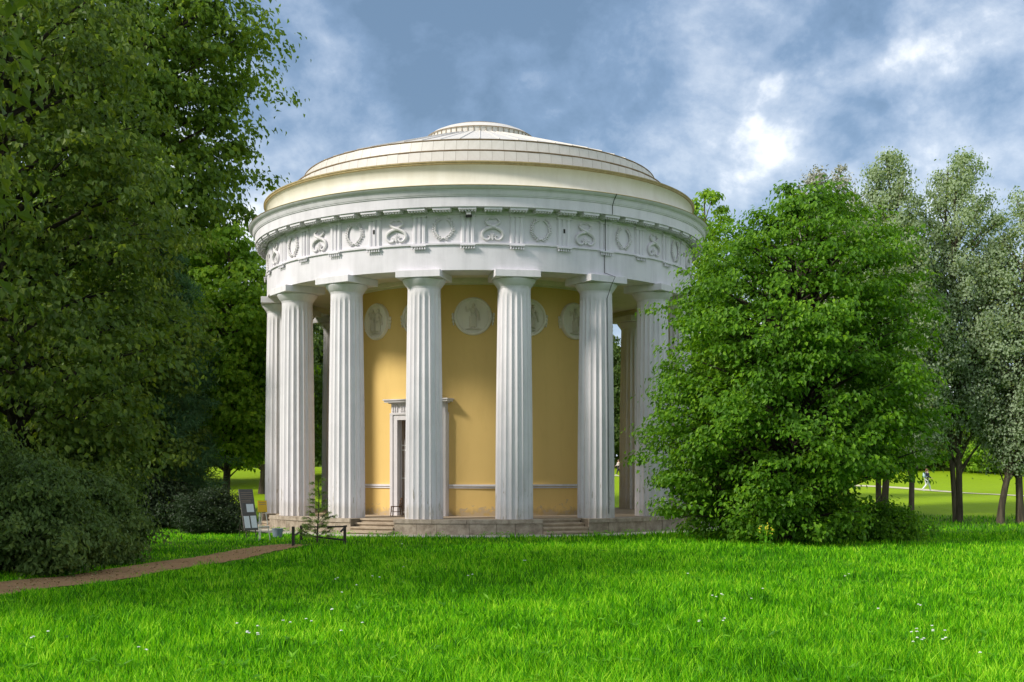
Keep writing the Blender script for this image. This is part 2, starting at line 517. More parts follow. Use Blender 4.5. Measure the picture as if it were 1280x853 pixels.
def ground_mat():
    m, t, out = newmat('lawn_turf')
    co = t.add('ShaderNodeTexCoord').outputs['Object']
    n1 = t.noise(co, 0.16, 5, 0.6, 0.3)
    n2 = t.noise(co, 1.6, 6, 0.65, 0.2)
    n3 = t.noise(t.mapping(co, scale=(1, 0.35, 1)), 14.0, 4, 0.7)
    col = t.mix(t.ramp(n1, [(0.35, 0.0), (0.65, 1.0)]), (0.065, 0.190, 0.005), (0.105, 0.260, 0.006))
    col = t.mix(t.math('MULTIPLY', t.ramp(n2, [(0.42, 0.0), (0.7, 1.0)]), 0.55), col, (0.045, 0.150, 0.006))
    col = t.mix(t.math('MULTIPLY', t.ramp(n3, [(0.35, 1.0), (0.6, 0.0)]), 0.5), col, (0.030, 0.105, 0.006))
    y = t.add('ShaderNodeSeparateXYZ', {0: co}).outputs[1]
    far = t.ramp(t.math('MULTIPLY', t.math('ADD', y, t.math('MULTIPLY', n1, 8.0)), 0.01), [(0.60, 0.0), (0.72, 1.0)])
    col = t.mix(t.math('MULTIPLY', far, 0.7), col, (0.30, 0.42, 0.010))
    b = t.add('ShaderNodeBump', {'Strength': 0.8, 'Distance': 0.06, 'Height': n3})
    p = t.add('ShaderNodeBsdfPrincipled', {'Base Color': col, 'Roughness': 0.85, 'Specular IOR Level': 0.1, 'Normal': b.outputs[0]})
    t.l.new(p.outputs[0], out.inputs[0])
    return m


M['ground'] = ground_mat()


def path_mat():
    m, t, out = newmat('trodden_earth')
    co = t.add('ShaderNodeTexCoord').outputs['Object']
    n1 = t.noise(co, 1.1, 6, 0.65, 0.3)
    n2 = t.noise(co, 22.0, 4, 0.7)
    col = t.mix(n1, (0.30, 0.165, 0.080), (0.50, 0.315, 0.165))
    col = t.mix(t.math('MULTIPLY', t.ramp(n2, [(0.5, 0.0), (0.72, 1.0)]), 0.6), col, (0.12, 0.075, 0.045))
    b = t.add('ShaderNodeBump', {'Strength': 0.7, 'Distance': 0.03, 'Height': n2})
    p = t.add('ShaderNodeBsdfPrincipled', {'Base Color': col, 'Roughness': 0.95, 'Specular IOR Level': 0.05, 'Normal': b.outputs[0]})
    t.l.new(p.outputs[0], out.inputs[0])
    return m


M['path'] = path_mat()
M['fpath'] = surf_mat('pale_gravel', (0.56, 0.52, 0.36), (0.42, 0.40, 0.25), 1.5, 0.6, 0.9)


def paper_mat():
    m, t, out = newmat('printed_paper')
    co = t.add('ShaderNodeTexCoord').outputs['Object']
    wv_ = t.add('ShaderNodeTexWave', {'Vector': co, 'Scale': 9.0, 'Distortion': 0.0}, wave_type='BANDS', bands_direction='Z').outputs['Fac']
    nz = t.noise(t.mapping(co, scale=(18, 18, 2)), 3.0, 2, 0.5)
    f = t.math('MULTIPLY', t.math('MULTIPLY', t.ramp(wv_, [(0.6, 0.0), (0.7, 1.0)]), t.ramp(nz, [(0.38, 0.0), (0.46, 1.0)])), 0.45)
    col = t.mix(f, (0.78, 0.80, 0.84), (0.25, 0.26, 0.30))
    p = t.add('ShaderNodeBsdfPrincipled', {'Base Color': col, 'Roughness': 0.6})
    t.l.new(p.outputs[0], out.inputs[0])
    return m


M['paper'] = paper_mat()

# ------------------------------------------------------------------ ground, paths
def build_ground():
    ys = np.unique(np.concatenate([np.linspace(-300, -10, 8), np.arange(-10, 135, 0.75), np.linspace(135, 1500, 14)]))
    xs = np.unique(np.concatenate([np.linspace(-900, -60, 10), np.arange(-60, 60.1, 1.0), np.linspace(60, 900, 10)]))
    X, Y = np.meshgrid(xs, ys)
    Z = terr(X, Y)
    v = np.stack([X, Y, Z], -1).reshape(-1, 3)
    nx, ny = len(xs), len(ys)
    i = np.arange((ny - 1) * (nx - 1))
    a = (i // (nx - 1)) * nx + i % (nx - 1)
    f = np.stack([a, a + 1, a + nx + 1, a + nx], -1)
    o = link('ground', npmesh('ground', v, f, M['ground'], True))
    tag(o, 'wide bright green lawn sloping gently up behind the temple', None, None, 'structure')


build_ground()


def catmull(pts, n):
    P = [np.array(p, float) for p in pts]
    P = [2 * P[0] - P[1]] + P + [2 * P[-1] - P[-2]]
    out = []
    for i in range(1, len(P) - 2):
        for k in range(n):
            t = k / n
            a, b, c, d = P[i - 1], P[i], P[i + 1], P[i + 2]
            out.append(0.5 * ((2 * b) + (c - a) * t + (2 * a - 5 * b + 4 * c - d) * t * t + (3 * b - a - 3 * c + d) * t ** 3))
    out.append(P[-2])
    return np.array(out)


def ribbon(name, pts, widths, mat, lift, n=10, jag=0.12, seed=1):
    c = catmull(pts, n)
    wd = np.interp(np.linspace(0, 1, len(c)), np.linspace(0, 1, len(widths)), widths)
    tg = np.gradient(c, axis=0)
    tg /= np.linalg.norm(tg, axis=1)[:, None]
    nr = np.stack([tg[:, 1], -tg[:, 0]], -1)
    rs = np.random.RandomState(seed)
    k = 5
    V = []
    for i in range(len(c)):
        l = -wd[i] / 2 + rs.uniform(-jag, jag)
        r = wd[i] / 2 + rs.uniform(-jag, jag)
        for j in range(k):
            p = c[i] + nr[i] * (l + (r - l) * j / (k - 1))
            V.append((p[0], p[1], tz(p[0], p[1]) + lift))
    F = []
    for i in range(len(c) - 1):
        for j in range(k - 1):
            F.append((i * k + j, i * k + j + 1, (i + 1) * k + j + 1, (i + 1) * k + j))
    return link(name, npmesh(name, V, F, mat, True)), c, wd


PATH_PTS = [(-12.6, 12), (-11.6, 18), (-10.3, 24.3), (-9.45, 28.6), (-8.75, 34.2), (-8.0, 38.6), (-7.35, 41.6)]
path_o, PATH_C, PATH_W = ribbon('path', PATH_PTS, [2.2, 2.2, 2.1, 1.9, 1.75, 1.55, 1.0], M['path'], 0.02, 12, 0.1, 3)
tag(path_o, 'brown trodden earth path leading to the temple', None, None, 'structure')
fp, _, _ = ribbon('gravel_path', [(-6, 122), (12, 110), (29, 97), (33.2, 87), (38, 77), (47, 66)], [1.3, 1.3, 1.2, 1.1, 1.1, 1.1], M['fpath'], 0.03, 14, 0.03, 5)
tag(fp, 'pale gravel path crossing the far lawn', None, None, 'structure')
mb = MB()
mb.lathe([(9.7, 0.0), (9.7, 0.035), (11.35, 0.03), (11.35, -0.1)], 120)
po = mb.obj('pavement', M['pave'], None, (TX, TY, 0.0), TROT)
tag(po, 'pale stone pavement ring round the temple foot', None, None, 'structure')

# ------------------------------------------------------------------ the temple
T = empty('temple', (TX, TY, 0), TROT, 'round white Doric colonnaded temple with ochre drum and stepped cream dome', 'temple')
POD = 0.61
RC = 9.0                        # ring of the columns
RP = 9.9                        # podium
RW = 5.94                       # drum wall
TH = [8.5 + 22.5 * k for k in range(-8, 8)]
STAIRS = [-25.25 + 45 * k for k in range(-3, 5)]
SHW = 5.6                       # half angle of a flight


def arcblock(r0, r1, z0, z1, a0, a1, n):
    mb_ = MB()
    mb_.lathe([(r0, z0), (r1, z0), (r1, z1), (r0, z1)], n, a0, a1, closed=True)
    return mb_


# podium core and floor (one body with recesses for the steps)
mb = MB()
for a in STAIRS:
    mb.lathe([(8.0, 0), (RP - 0.06, 0), (RP - 0.06, POD - 0.02), (8.0, POD - 0.02)], 14, a + SHW, a + 45 - SHW, closed=True)
mb.lathe([(8.96, 0), (8.96, POD - 0.004), (5.5, POD - 0.004)], 128)
pod = mb.obj('podium', M['joint'], T)
rs = random.Random(11)
for a in STAIRS:
    a0, a1 = a + SHW, a + 45 - SHW
    mid = (a0 + a1) / 2
    mid = (mid + 180) % 360 - 180
    front = abs(mid) < 100
    if not front:
        arcblock(RP - 0.3, RP, 0, POD, a0, a1, 14).obj('podium_wall', M['stone'], T)
        continue
    # coping slabs
    n = 4
    cuts = [a0 + (a1 - a0) * (i + (rs.uniform(-.12, .12) if 0 < i < n else 0)) / n for i in range(n + 1)]
    for i in range(n):
        g = 0.05
        arcblock(8.85, RP + 0.03 + rs.uniform(-.008, .008), POD - 0.15, POD + rs.uniform(-.004, .004), cuts[i] + g, cuts[i + 1] - g, 4).obj('coping_slab', M['coping'], pod)
    n = 6
    cuts = [a0 + (a1 - a0) * (i + (rs.uniform(-.25, .25) if 0 < i < n else 0)) / n for i in range(n + 1)]
    for i in range(n):
        g = 0.05
        arcblock(RP - 0.4, RP + rs.uniform(-.012, .010), -0.1, POD - 0.157, cuts[i] + g, cuts[i + 1] - g, 3).obj('stone_block', M['stone'], pod)
# floor paving slabs ring between the columns
for a in STAIRS:
    mid = (a + 180) % 360 - 180
    if abs(mid) > 100: continue
    for k, (r0, r1) in enumerate(((8.95, 9.30), (8.95, 9.62), (8.95, 9.94), (8.95, 10.27))):
        h = POD * (4 - k) / 4 - 0.006
        r1 += rs.uniform(-.012, .012)
        sb = arcblock(r0 - .3, r1, h - 0.065, h, a - SHW + 0.06, a + SHW - 0.06, 6)
        sb.lathe([(r0, -0.1), (r1 - .055, -0.1), (r1 - .055, h - .066), (r0, h - .066)], 6, a - SHW + 0.08, a + SHW - 0.08, closed=True)
        sb.obj('step', M['step'], T)
mb = MB()
mb.lathe([(5.6, POD), (8.84, POD), (8.84, POD - 0.05)], 128)
mb.obj('porch_floor', M['step'], T)

# column: fluted shaft with entasis
SH0, SH1 = POD, 9.57


def shaft_mesh():
    nf, ns = 20, 5
    hs = [0, .015, .1, .2, .3, .4, .5, .6, .7, .8, .9, .955, .972, 0.985, 1.0]
    H = SH1 - SH0
    V = []
    F = []
    N = nf * ns
    for t in hs:
        rad = 0.745 - 0.105 * t - 0.012 * (t - .35) ** 2 * 0 + 0.018 * math.sin(PI * t)
        fl = 0.092 if t < .97 else (0.02 if t < .98 else 0.0)
        for i in range(N):
            u = (i % ns) / ns
            rr = rad * (1 - fl * math.sin(PI * u) ** 0.85) if u > 0 else rad
            if t >= .985: rr = rad
            a = 2 * PI * i / N
            V.append((rr * math.cos(a), rr * math.sin(a), t * H))
    for j in range(len(hs) - 1):
        for i in range(N):
            i2 = (i + 1) % N
            F.append((j * N + i, j * N + i2, (j + 1) * N + i2, (j + 1) * N + i))
    me = npmesh('column', V, F, M['white'], True)
    me.set_sharp_from_angle(angle=R(28))
    return me


m_shaft = shaft_mesh()
H0 = SH1 - POD
mb = MB()
mb.lathe([(0.60, H0 - 0.04), (0.655, H0 - 0.02), (0.655, H0 + 0.01), (0.67, H0 + 0.02), (0.67, H0 + 0.04), (0.69, H0 + 0.055), (0.75, H0 + 0.14), (0.815, H0 + 0.23), (0.845, H0 + 0.29), (0.84, H0 + 0.325), (0.80, H0 + 0.338), (0.3, H0 + 0.338)], 48)
m_ech = mb.mesh('echinus', M['white'], 30)
mb = MB()
mb.box(-0.89, 0.89, -0.89, 0.89, H0 + 0.338, H0 + 0.612)
m_aba = bevel(mb.mesh('abacus', M['white']), 0.012)
for th in TH:
    a = R(th)
    c = link('column', m_shaft, T, (RC * math.sin(a), -RC * math.cos(a), POD), a)
    link('echinus', m_ech, c)
    link('abacus', m_aba, c)

# drum wall with the door opening left free
DA = -25.25
DHW = math.degrees(math.asin(1.02 / RW))
DTOP = 4.64
mb = MB()
mb.lathe([(RW, DTOP), (RW, 10.45)], 160)
mb.lathe([(RW, POD - 0.02), (RW, DTOP)], 150, DA + DHW, DA + 360 - DHW)
mb.lathe([(RW, DTOP), (RW - .5, DTOP)], 8, DA - DHW, DA + DHW)
for s in (-1, 1):
    a = R(DA + s * DHW)
    b = len(mb.v)
    for r, z in ((RW, POD), (RW - .5, POD), (RW - .5, DTOP), (RW, DTOP)):
        mb.v.append((r * math.sin(a), -r * math.cos(a), z))
    mb.f.append((b, b + 1, b + 2, b + 3))
wall = mb.obj('drum_wall', M['wall'], T, smooth=40)
mb = MB()
for z0, z1, pr in ((1.76, 1.815, 0.05), (1.84, 1.925, 0.085)):
    mb.lathe([(RW - .02, z0), (RW + pr, z0), (RW + pr, z1), (RW - .02, z1)], 140, DA + DHW + 3.0, DA + 360 - DHW - 3.0, closed=True)
mb.obj('dado_rail', M['relief'], wall, smooth=30)
mb = MB()
mb.lathe([(RW - .02, 10.18), (RW + .05, 10.18), (RW + .05, 10.25), (RW + .12, 10.30), (RW + .16, 10.40), (RW + .16, 10.46)], 140)
mb.obj('wall_cornice', M['soffit'], wall, smooth=30)

# door: architrave, fluted frieze, cornice, leaf and iron gate
a = R(DA)
DR = empty('door', (RW * math.sin(a), -RW * math.cos(a), POD), a)
DR.parent = T
dz = DTOP - POD
mb = MB()
for s in (-1, 1):
    x0, x1 = sorted((s * 0.98, s * 1.27))
    mb.box(x0, x1, -0.13, 0.28, 0, dz + 0.27)
    x0, x1 = sorted((s * 1.18, s * 1.31))
    mb.box(x0, x1, -0.17, 0.28, 0.003, dz + 0.273)
mb.box(-0.98, 0.98, -0.13, 0.28, dz - 0.02, dz + 0.27)
mb.box(-1.31, 1.31, -0.175, 0.2, dz + 0.20, dz + 0.268)
bevel(mb.mesh('x', M['relief']), 0.0)
mb.obj('door_frame', M['relief'], DR)
mb = MB()
mb.box(-1.27, 1.27, -0.12, 0.28, dz + 0.275, dz + 0.66)
for i in range(24):
    x = -1.2 + 2.4 * i / 23
    if i % 4 == 3: continue
    mb.box(x - 0.028, x + 0.028, -0.16, -0.115, dz + 0.33, dz + 0.62)
mb.obj('door_frieze', M['relief'], DR)
mb = MB()
mb.box(-1.36, 1.36, -0.22, 0.28, dz + 0.665, dz + 0.71)
mb.box(-1.48, 1.48, -0.36, 0.28, dz + 0.713, dz + 0.79)
mb.box(-1.52, 1.52, -0.41, 0.28, dz + 0.793, dz + 0.84)
mb.obj('door_cornice', M['relief'], DR)
for s in (-1, 1):
    mb = MB()
    x0, x1 = sorted((s * 0.005, s * 0.86))
    mb.box(x0, x1, 0.33, 0.38, 0.02, dz - 0.02)
    lf = mb.obj('door_leaf', M['wood_red'], DR)
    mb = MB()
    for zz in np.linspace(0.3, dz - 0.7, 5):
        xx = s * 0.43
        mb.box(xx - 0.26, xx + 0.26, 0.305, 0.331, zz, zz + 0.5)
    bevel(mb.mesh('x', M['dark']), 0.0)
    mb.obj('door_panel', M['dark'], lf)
    mb = MB()
    x0, x1 = sorted((s * 0.862, s * 0.978))
    mb.box(x0, x1, 0.29, 0.42, 0.005, dz - 0.025)
    mb.obj('door_jamb', M['jamb'], DR)
    mb = MB()
    for zz in np.linspace(0.4, dz - 0.4, 18):
        mb.ell((s * (0.33 + 0.05 * math.sin(zz * 9)), 0.29, zz), (0.055, 0.02, 0.075), 6, 4)
    mb.obj('door_ornament', M['wood_red'], lf)
GH = 3.05
gate = MB()
for z in (0.12, 1.55, GH - 0.12, GH - 0.32):
    gate.box(-0.95, 0.95, 0.13, 0.16, z, z + 0.045)
gate = gate.obj('gate', M['iron_w'], DR)
mb = MB()
mb.tube([(0, 0.145, 0.03), (0, 0.145, GH + 0.06), (0, 0.145, GH + 0.17)], [0.016, 0.016, 0.003], 6)
m_bar = mb.mesh('gate_bar', M['iron_w'])
for i in range(15):
    link('gate_bar', m_bar, gate, (-0.91 + 1.82 * i / 14, 0, 0))

# medallions: one above every bay
def medal_mesh():
    mb_ = MB()
    k = 40
    prof = [(0.0, -0.07), (0.66, -0.07), (0.68, -0.115), (0.72, -0.135), (0.765, -0.12), (0.79, -0.07), (0.79, 0.14)]
    b = len(mb_.v)
    for i in range(k):
        g = 2 * PI * i / k
        for r, y in prof:
            mb_.v.append((r * math.cos(g), y, r * math.sin(g)))
    n = len(prof)
    for i in range(k):
        i2 = (i + 1) % k
        for j in range(n - 1):
            mb_.f.append((b + i * n + j, b + i2 * n + j, b + i2 * n + j + 1, b + i * n + j + 1))
    for s in (-1, 1):
        for q_, (z, r) in enumerate(((0.08, .07), (-0.06, .085), (-0.2, .075), (-0.32, .05))):
            mb_.ell((s * (0.845 - 0.012 * q_), 0.03, z), (r * .75, 0.09, r * 1.1), 8, 6)
    return mb_.mesh('medallion', M['medal'], 35)


m_med = medal_mesh()


def figure_mesh(k):
    rr = random.Random(40 + k)
    mb_ = MB()
    Y = -0.085

    def limb(p, q, r0, r1):
        mb_.tube([(p[0], Y, p[1]), ((p[0] + q[0]) / 2, Y - .012, (p[1] + q[1]) / 2), (q[0], Y, q[1])], [r0, (r0 + r1) / 2, r1], 8, 1.3)
    two = k % 3 == 2
    for dx in ((-0.17, 0.17) if two else (0.0,)):
        s = 1 if rr.random() < .5 else -1
        mb_.ell((dx + 0.02 * s, Y - .02, 0.45), (0.068, 0.08, 0.085), 8, 6)
        mb_.ell((dx, Y, 0.23), (0.11, 0.10, 0.16), 10, 6)
        mb_.ell((dx + .02 * s, Y, 0.05), (0.12, 0.10, 0.14), 10, 6)
        limb((dx - .05, -.02), (dx - .09 * s, -.50), 0.085, 0.045)
        limb((dx + .05, -.02), (dx + .10 * s, -.48), 0.085, 0.045)
        limb((dx, -.1), (dx + .02, -.42), 0.11, 0.12)
        limb((dx - .1, .31), (dx - .25, .15 + .2 * rr.random()), 0.042, 0.03)
        limb((dx - .25, .18), (dx - .30, .40), 0.032, 0.026)
        limb((dx + .1, .31), (dx + .26, .22 * rr.random()), 0.042, 0.03)
        limb((dx + .18, .2), (dx + .27, -.18), 0.05, 0.03)
    mb_.ell((0, Y, -0.54), (0.34, 0.05, 0.04), 10, 4)
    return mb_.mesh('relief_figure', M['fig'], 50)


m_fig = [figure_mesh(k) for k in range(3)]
for i, th in enumerate(TH):
    t2 = th + 11.25
    if abs((t2 + 180) % 360 - 180) > 100: continue
    a = R(t2)
    md = link('medallion', m_med, T, (RW * math.sin(a), -RW * math.cos(a), 8.87), a)
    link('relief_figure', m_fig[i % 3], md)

# entablature
mb = MB()
mb.lathe([(8.37, 10.18), (9.645, 10.18), (9.645, 11.14), (9.71, 11.15), (9.71, 11.215), (9.60, 11.22)], 192)
mb.obj('architrave', M['ent'], T, smooth=30)
mb = MB()
mb.lathe([(8.36, 10.183), (9.60, 10.183)], 192)
mb.lathe([(8.366, 10.179), (8.366, 10.5)], 192)
mb.lathe([(8.5, 10.44), (5.8, 10.44)], 192)
mb.obj('porch_ceiling', M['soffit'], T, smooth=30)
RF = 9.60
mb = MB()
mb.lathe([(RF, 11.2), (RF, 12.31), (RF + .05, 12.32), (RF + .05, 12.40), (RF + .02, 12.41), (RF + 0.02, 12.53)], 192)
frieze = mb.obj('frieze', M['ent'], T, smooth=30)


def cyl(u, z, d, r=RF):
    """point on the frieze: u metres along, z up, d proud of it (facing -Y)"""
    a_ = u / r
    return ((r + d) * math.sin(a_), -(r + d) * math.cos(a_), z)


mb = MB()
tw = 0.28
pr = [(-tw, 0.03), (-tw + .05, .085), (-tw + .13, .085), (-.085, .03), (-.065, .03), (-.045, .085), (.045, .085), (.065, .03), (.085, .03), (tw - .13, .085), (tw - .05, .085), (tw, 0.03)]
b = len(mb.v)
for u, d in [(-tw, -.02)] + pr + [(tw, -.02)]:
    for z in (11.222, 12.22):
        mb.v.append(cyl(u, z, d))
n = len(pr) + 2
for i in range(n - 1):
    mb.f.append((b + 2 * i, b + 2 * i + 2, b + 2 * i + 3, b + 2 * i + 1))
mb.f.append(tuple(b + 2 * i for i in range(n)))
mb.f.append(tuple(b + 2 * i + 1 for i in reversed(range(n))))
mb.box(-tw - .01, tw + .01, -RF - 0.10, -RF + .02, 12.222, 12.325)
m_tri = mb.mesh('triglyph', M['ent'])
mb = MB()
mb.box(-tw - .01, tw + .01, -9.79, -9.62, 11.095, 11.139)
for i in range(6):
    x = -tw + .03 + (2 * tw - .06) * i / 5
    mb.tube([(x, -9.735, 11.097), (x, -9.735, 10.985)], [0.022, 0.034], 8)
m_reg = mb.mesh('regula', M['ent'])
mb = MB()
mb.box(-0.345, 0.345, -10.12, -RF - .06, 12.405, 12.517)
for j in range(3):
    for i in range(6):
        x = -0.29 + .58 * i / 5
        y = -10.06 + 0.13 * j
        mb.tube([(x, y, 12.406), (x, y, 12.345)], [0.024, 0.030], 6)
m_mut = mb.mesh('mutule', M['ent'])
mb = MB()
mb.box(-.035, .035, -RF - 0.102, -RF - .07, 11.70, 11.86)
m_slot = mb.mesh('vent_slot', M['dark'])


def curve_tube(mb_, pts, rads, n=6):
    mb_.tube([cyl(u, z, d) for u, z, d in pts], rads, n)


def wreath_mesh():
    mb_ = MB()
    cz, cr = 11.80, 0.34
    r_ = random.Random(5)
    for s in (-1, 1):
        pts = []
        for i in range(12):
            g = -PI / 2 + s * (0.05 + (PI * .80) * i / 11)
            pts.append((cr * 1.05 * math.cos(g), cz + cr * 1.12 * math.sin(g), 0.03))
        curve_tube(mb_, pts, [0.028 - .001 * i for i in range(12)], 6)
        for i in range(1, 12):
            u, z, d = pts[i]
            du, dz_ = pts[i][0] - pts[i - 1][0], pts[i][1] - pts[i - 1][1]
            l = math.hypot(du, dz_)
            du, dz_ = du / l, dz_ / l
            for o_ in (-1, 1):
                nu_, nz_ = -dz_ * o_, du * o_
                L = 0.13 * r_.uniform(.8, 1.2)
                ex = (u + (du * .75 + nu_ * .65) * L, z + (dz_ * .75 + nz_ * .65) * L, 0.045)
                md_ = ((u + ex[0]) / 2, (z + ex[1]) / 2, 0.055)
                curve_tube(mb_, [(u, z, .03), md_, ex], [0.012, 0.032, 0.005], 5)
    for du in (-.09, .09):
        curve_tube(mb_, [(0, cz - cr * 1.1, .04), (du, cz - cr * 1.28, .05), (du * 2.2, cz - cr * 1.38, .03)], [.03, .024, .012], 6)
    return mb_.mesh('wreath_relief', M['relief'], 50)


def knot_mesh():
    mb_ = MB()
    for s in (-1, 1):
        P = [(-.16 * s, 12.16, .02), (-.27 * s, 12.04, .03), (-.17 * s, 11.93, .045), (0.0, 11.84 + .01 * s, .06 + .012 * s), (.20 * s, 11.77, .05), (.36 * s, 11.66, .045), (.40 * s, 11.49, .04),
             (.28 * s, 11.35, .04), (.13 * s, 11.36, .045), (.11 * s, 11.47, .04), (.19 * s, 11.50, .03)]
        C = catmull(P, 3)
        k = len(C)
        curve_tube(mb_, [tuple(c) for c in C], [0.022 + 0.045 * math.sin(PI * min(1, 0.12 + 1.0 * i / k)) ** 1.0 for i in range(k)], 7)
        for q_ in range(3):
            zz = 11.52 - .07 * q_
            curve_tube(mb_, [(0, zz - .04, .03), (.055 * s, zz + .03, .05), (.08 * s, zz + .09, .03)], [.014, .028, .004], 5)
        curve_tube(mb_, [(.24 * s, 12.09, .03), (.12 * s, 12.17, .03), (0, 12.13, .03)], [.02, .024, .02], 5)
    curve_tube(mb_, [(0, 11.33, .04), (0, 11.5, .05), (0, 11.68, .03)], [.03, .025, .006], 6)
    return mb_.mesh('knot_relief', M['relief'], 50)


m_wr, m_kn = wreath_mesh(), knot_mesh()
for i in range(32):
    th = -2.75 + 11.25 * (i - 16)
    if abs(th) > 104: continue
    tr_ = link('triglyph', m_tri, T, rz=R(th))
    if any(abs((th - s_ + 180) % 360 - 180) < 1 for s_ in STAIRS): link('vent_slot', m_slot, tr_)
    link('regula', m_reg, T, rz=R(th))
    link(*(('knot_relief', m_kn) if i % 2 == 0 else ('wreath_relief', m_wr)), T, rz=R(th + 5.625))
for i in range(64):
    th = -2.75 + 5.625 * (i - 32)
    if abs(th) > 104: continue
    link('mutule', m_mut, T, rz=R(th))

mb = MB()
mb.lathe([(RF, 12.52), (10.14, 12.52), (10.14, 12.505), (10.17, 12.505), (10.17, 12.89), (10.205, 12.90), (10.205, 12.93), (10.225, 12.94), (10.27, 13.05), (10.28, 13.09),
          (10.30, 13.10), (10.30, 13.125), (10.33, 13.135), (10.40, 13.19), (10.43, 13.235), (10.43, 13.262), (9.4, 13.30)], 224)
mb.obj('cornice', M['ent'], T, smooth=30)
mb = MB()
mb.lathe([(10.44, 13.245), (10.455, 13.262), (10.44, 13.28), (9.8, 13.315)], 224)
mb.obj('cornice_flashing', M['lipm'], T, smooth=30)
mb = MB()
mb.lathe([(9.98, 13.30), (9.90, 13.36), (9.80, 13.43), (9.70, 13.54), (9.62, 13.70), (9.585, 13.87), (9.60, 14.02), (9.655, 14.14), (9.715, 14.22)], 224)
mb.obj('attic_cove', M['cream'], T, smooth=40)
mb = MB()
mb.lathe([(9.69, 14.205), (9.77, 14.225), (9.775, 14.27), (9.80, 14.29), (9.80, 14.335), (9.76, 14.35), (9.66, 14.352)], 224)
mb.obj('gutter_lip', M['lipm'], T, smooth=30)

# roof: two panelled rings, seamed cone, flat lantern cap
mb = MB()
mb.lathe([(9.70, 14.345), (8.60, 14.46), (8.55, 14.50), (8.49, 15.045), (8.52, 15.06), (8.53, 15.095), (8.46, 15.11), (8.15, 15.115), (8.10, 15.15), (7.99, 15.60), (8.02, 15.615), (8.03, 15.645), (7.95, 15.66), (2.45, 17.50)], 192)
roof = mb.obj('roof_deck', M['rust'], T, smooth=30)


def panel(r0, z0, r1, z1, da, th=0.014, seg=2, name='roof_panel', rib=False):
    mb_ = MB()
    nrm = Vector((z1 - z0, r0 - r1)).normalized()
    o_ = (nrm.x * th, nrm.y * th)
    mb_.lathe([(r0 - .004, z0), (r0 + o_[0], z0 + o_[1]), (r1 + o_[0], z1 + o_[1]), (r1 - .004, z1)], seg, -da, da)
    if rib:
        a_ = R(da)
        P = [((r + o_[0]) * math.sin(a_), -(r + o_[0]) * math.cos(a_), z + o_[1] + .012) for r, z in ((r0, z0), (r1, z1))]
        mb_.tube(P, 0.022, 5)
    return mb_.mesh(name, M['roof'])


m_flat = panel(9.64, 14.357, 8.66, 14.462, 180 / 96 - .05)
m_t1 = panel(8.555, 14.52, 8.50, 15.035, 180 / 112 - .03)
m_t2 = panel(8.105, 15.165, 8.0, 15.590, 180 / 108 - .03)
m_cone = panel(7.94, 15.668, 2.50, 17.488, 180 / 64 - .04, 0.012, 3, rib=True)
rs = random.Random(8)
for me, n, nm in ((m_t1, 112, 0), (m_t2, 108, 0), (m_cone, 64, 0)):
    for i in range(n):
        th = 360 * (i + .5) / n - 180
        if abs(th) > 99: continue
        o = link('roof_panel', me, roof, rz=R(th))
        o.location = (0, 0, rs.uniform(-.006, .006))
back = MB()
for r0, z0, r1, z1 in ((8.56, 14.52, 8.505, 15.035), (8.11, 15.165, 8.005, 15.59), (7.95, 15.672, 2.51, 17.492)):
    back.lathe([(r0, z0), (r1, z1)], 96, 100.5, 259.5)
back.obj('roof_sheet', M['roof'], roof)
mb = MB()
mb.lathe([(2.50, 17.46), (2.50, 17.50), (2.42, 17.52), (2.42, 17.72), (2.46, 17.735), (2.46, 17.765), (2.38, 17.79), (2.22, 17.93), (1.95, 18.05), (1.55, 18.14), (1.5, 18.18), (1.0, 18.21), (0.0, 18.25)], 96)
cap = mb.obj('lantern_cap', M['roof'], T, smooth=25)
mb = MB()
mb.box(-.012, .012, -2.45, -2.40, 17.53, 17.715)
m_st = mb.mesh('cap_strip', M['rust'])
for i in range(56):
    th = 360 * i / 56 - 180
    if abs(th) < 96: link('cap_strip', m_st, cap, rz=R(th))
mb = MB()
mb.lathe([(1.58, 18.150), (1.56, 18.19), (1.50, 18.20)], 64)
mb.lathe([(2.465, 17.73), (2.475, 17.75), (2.465, 17.768)], 96)
mb.obj('cap_trim', M['rust'], cap)

# floodlight and cable fixed to the entablature
a = R(-2.47)
fl = empty('floodlight', tuple(Matrix.Rotation(TROT, 3, 'Z') @ Vector((9.72 * math.sin(a), -9.72 * math.cos(a), 0)) + Vector((TX, TY, 12.10))), TROT + a,
           'small dark floodlight fixed to the middle of the white frieze', 'floodlight')
mb = MB()
mb.box(-.10, .10, -0.32, -0.14, -0.02, 0.16, Matrix.Rotation(R(-25), 4, 'X'))
bevel(mb.mesh('x', M['black']), 0.0)
mb.obj('lamp_body', M['black'], fl)
mb = MB()
mb.tube([(0, 0.03, 0.18), (0, -.14, 0.14)], 0.018, 6)
mb.tube([(-.11, -.16, 0.05), (-.11, -.12, .15), (.11, -.12, .15), (.11, -.16, .05)], 0.014, 6)
mb.obj('bracket', M['black'], fl)
mb = MB()
mb.box(-.09, .09, -0.335, -0.325, -0.01, 0.15, Matrix.Rotation(R(-25), 4, 'X'))
mb.obj('lamp_glass', M['iron_w'], fl)

mb = MB()
ca = R(30.6)


def cp(r, z, th=ca):
    return (r * math.sin(th), -r * math.cos(th), z)


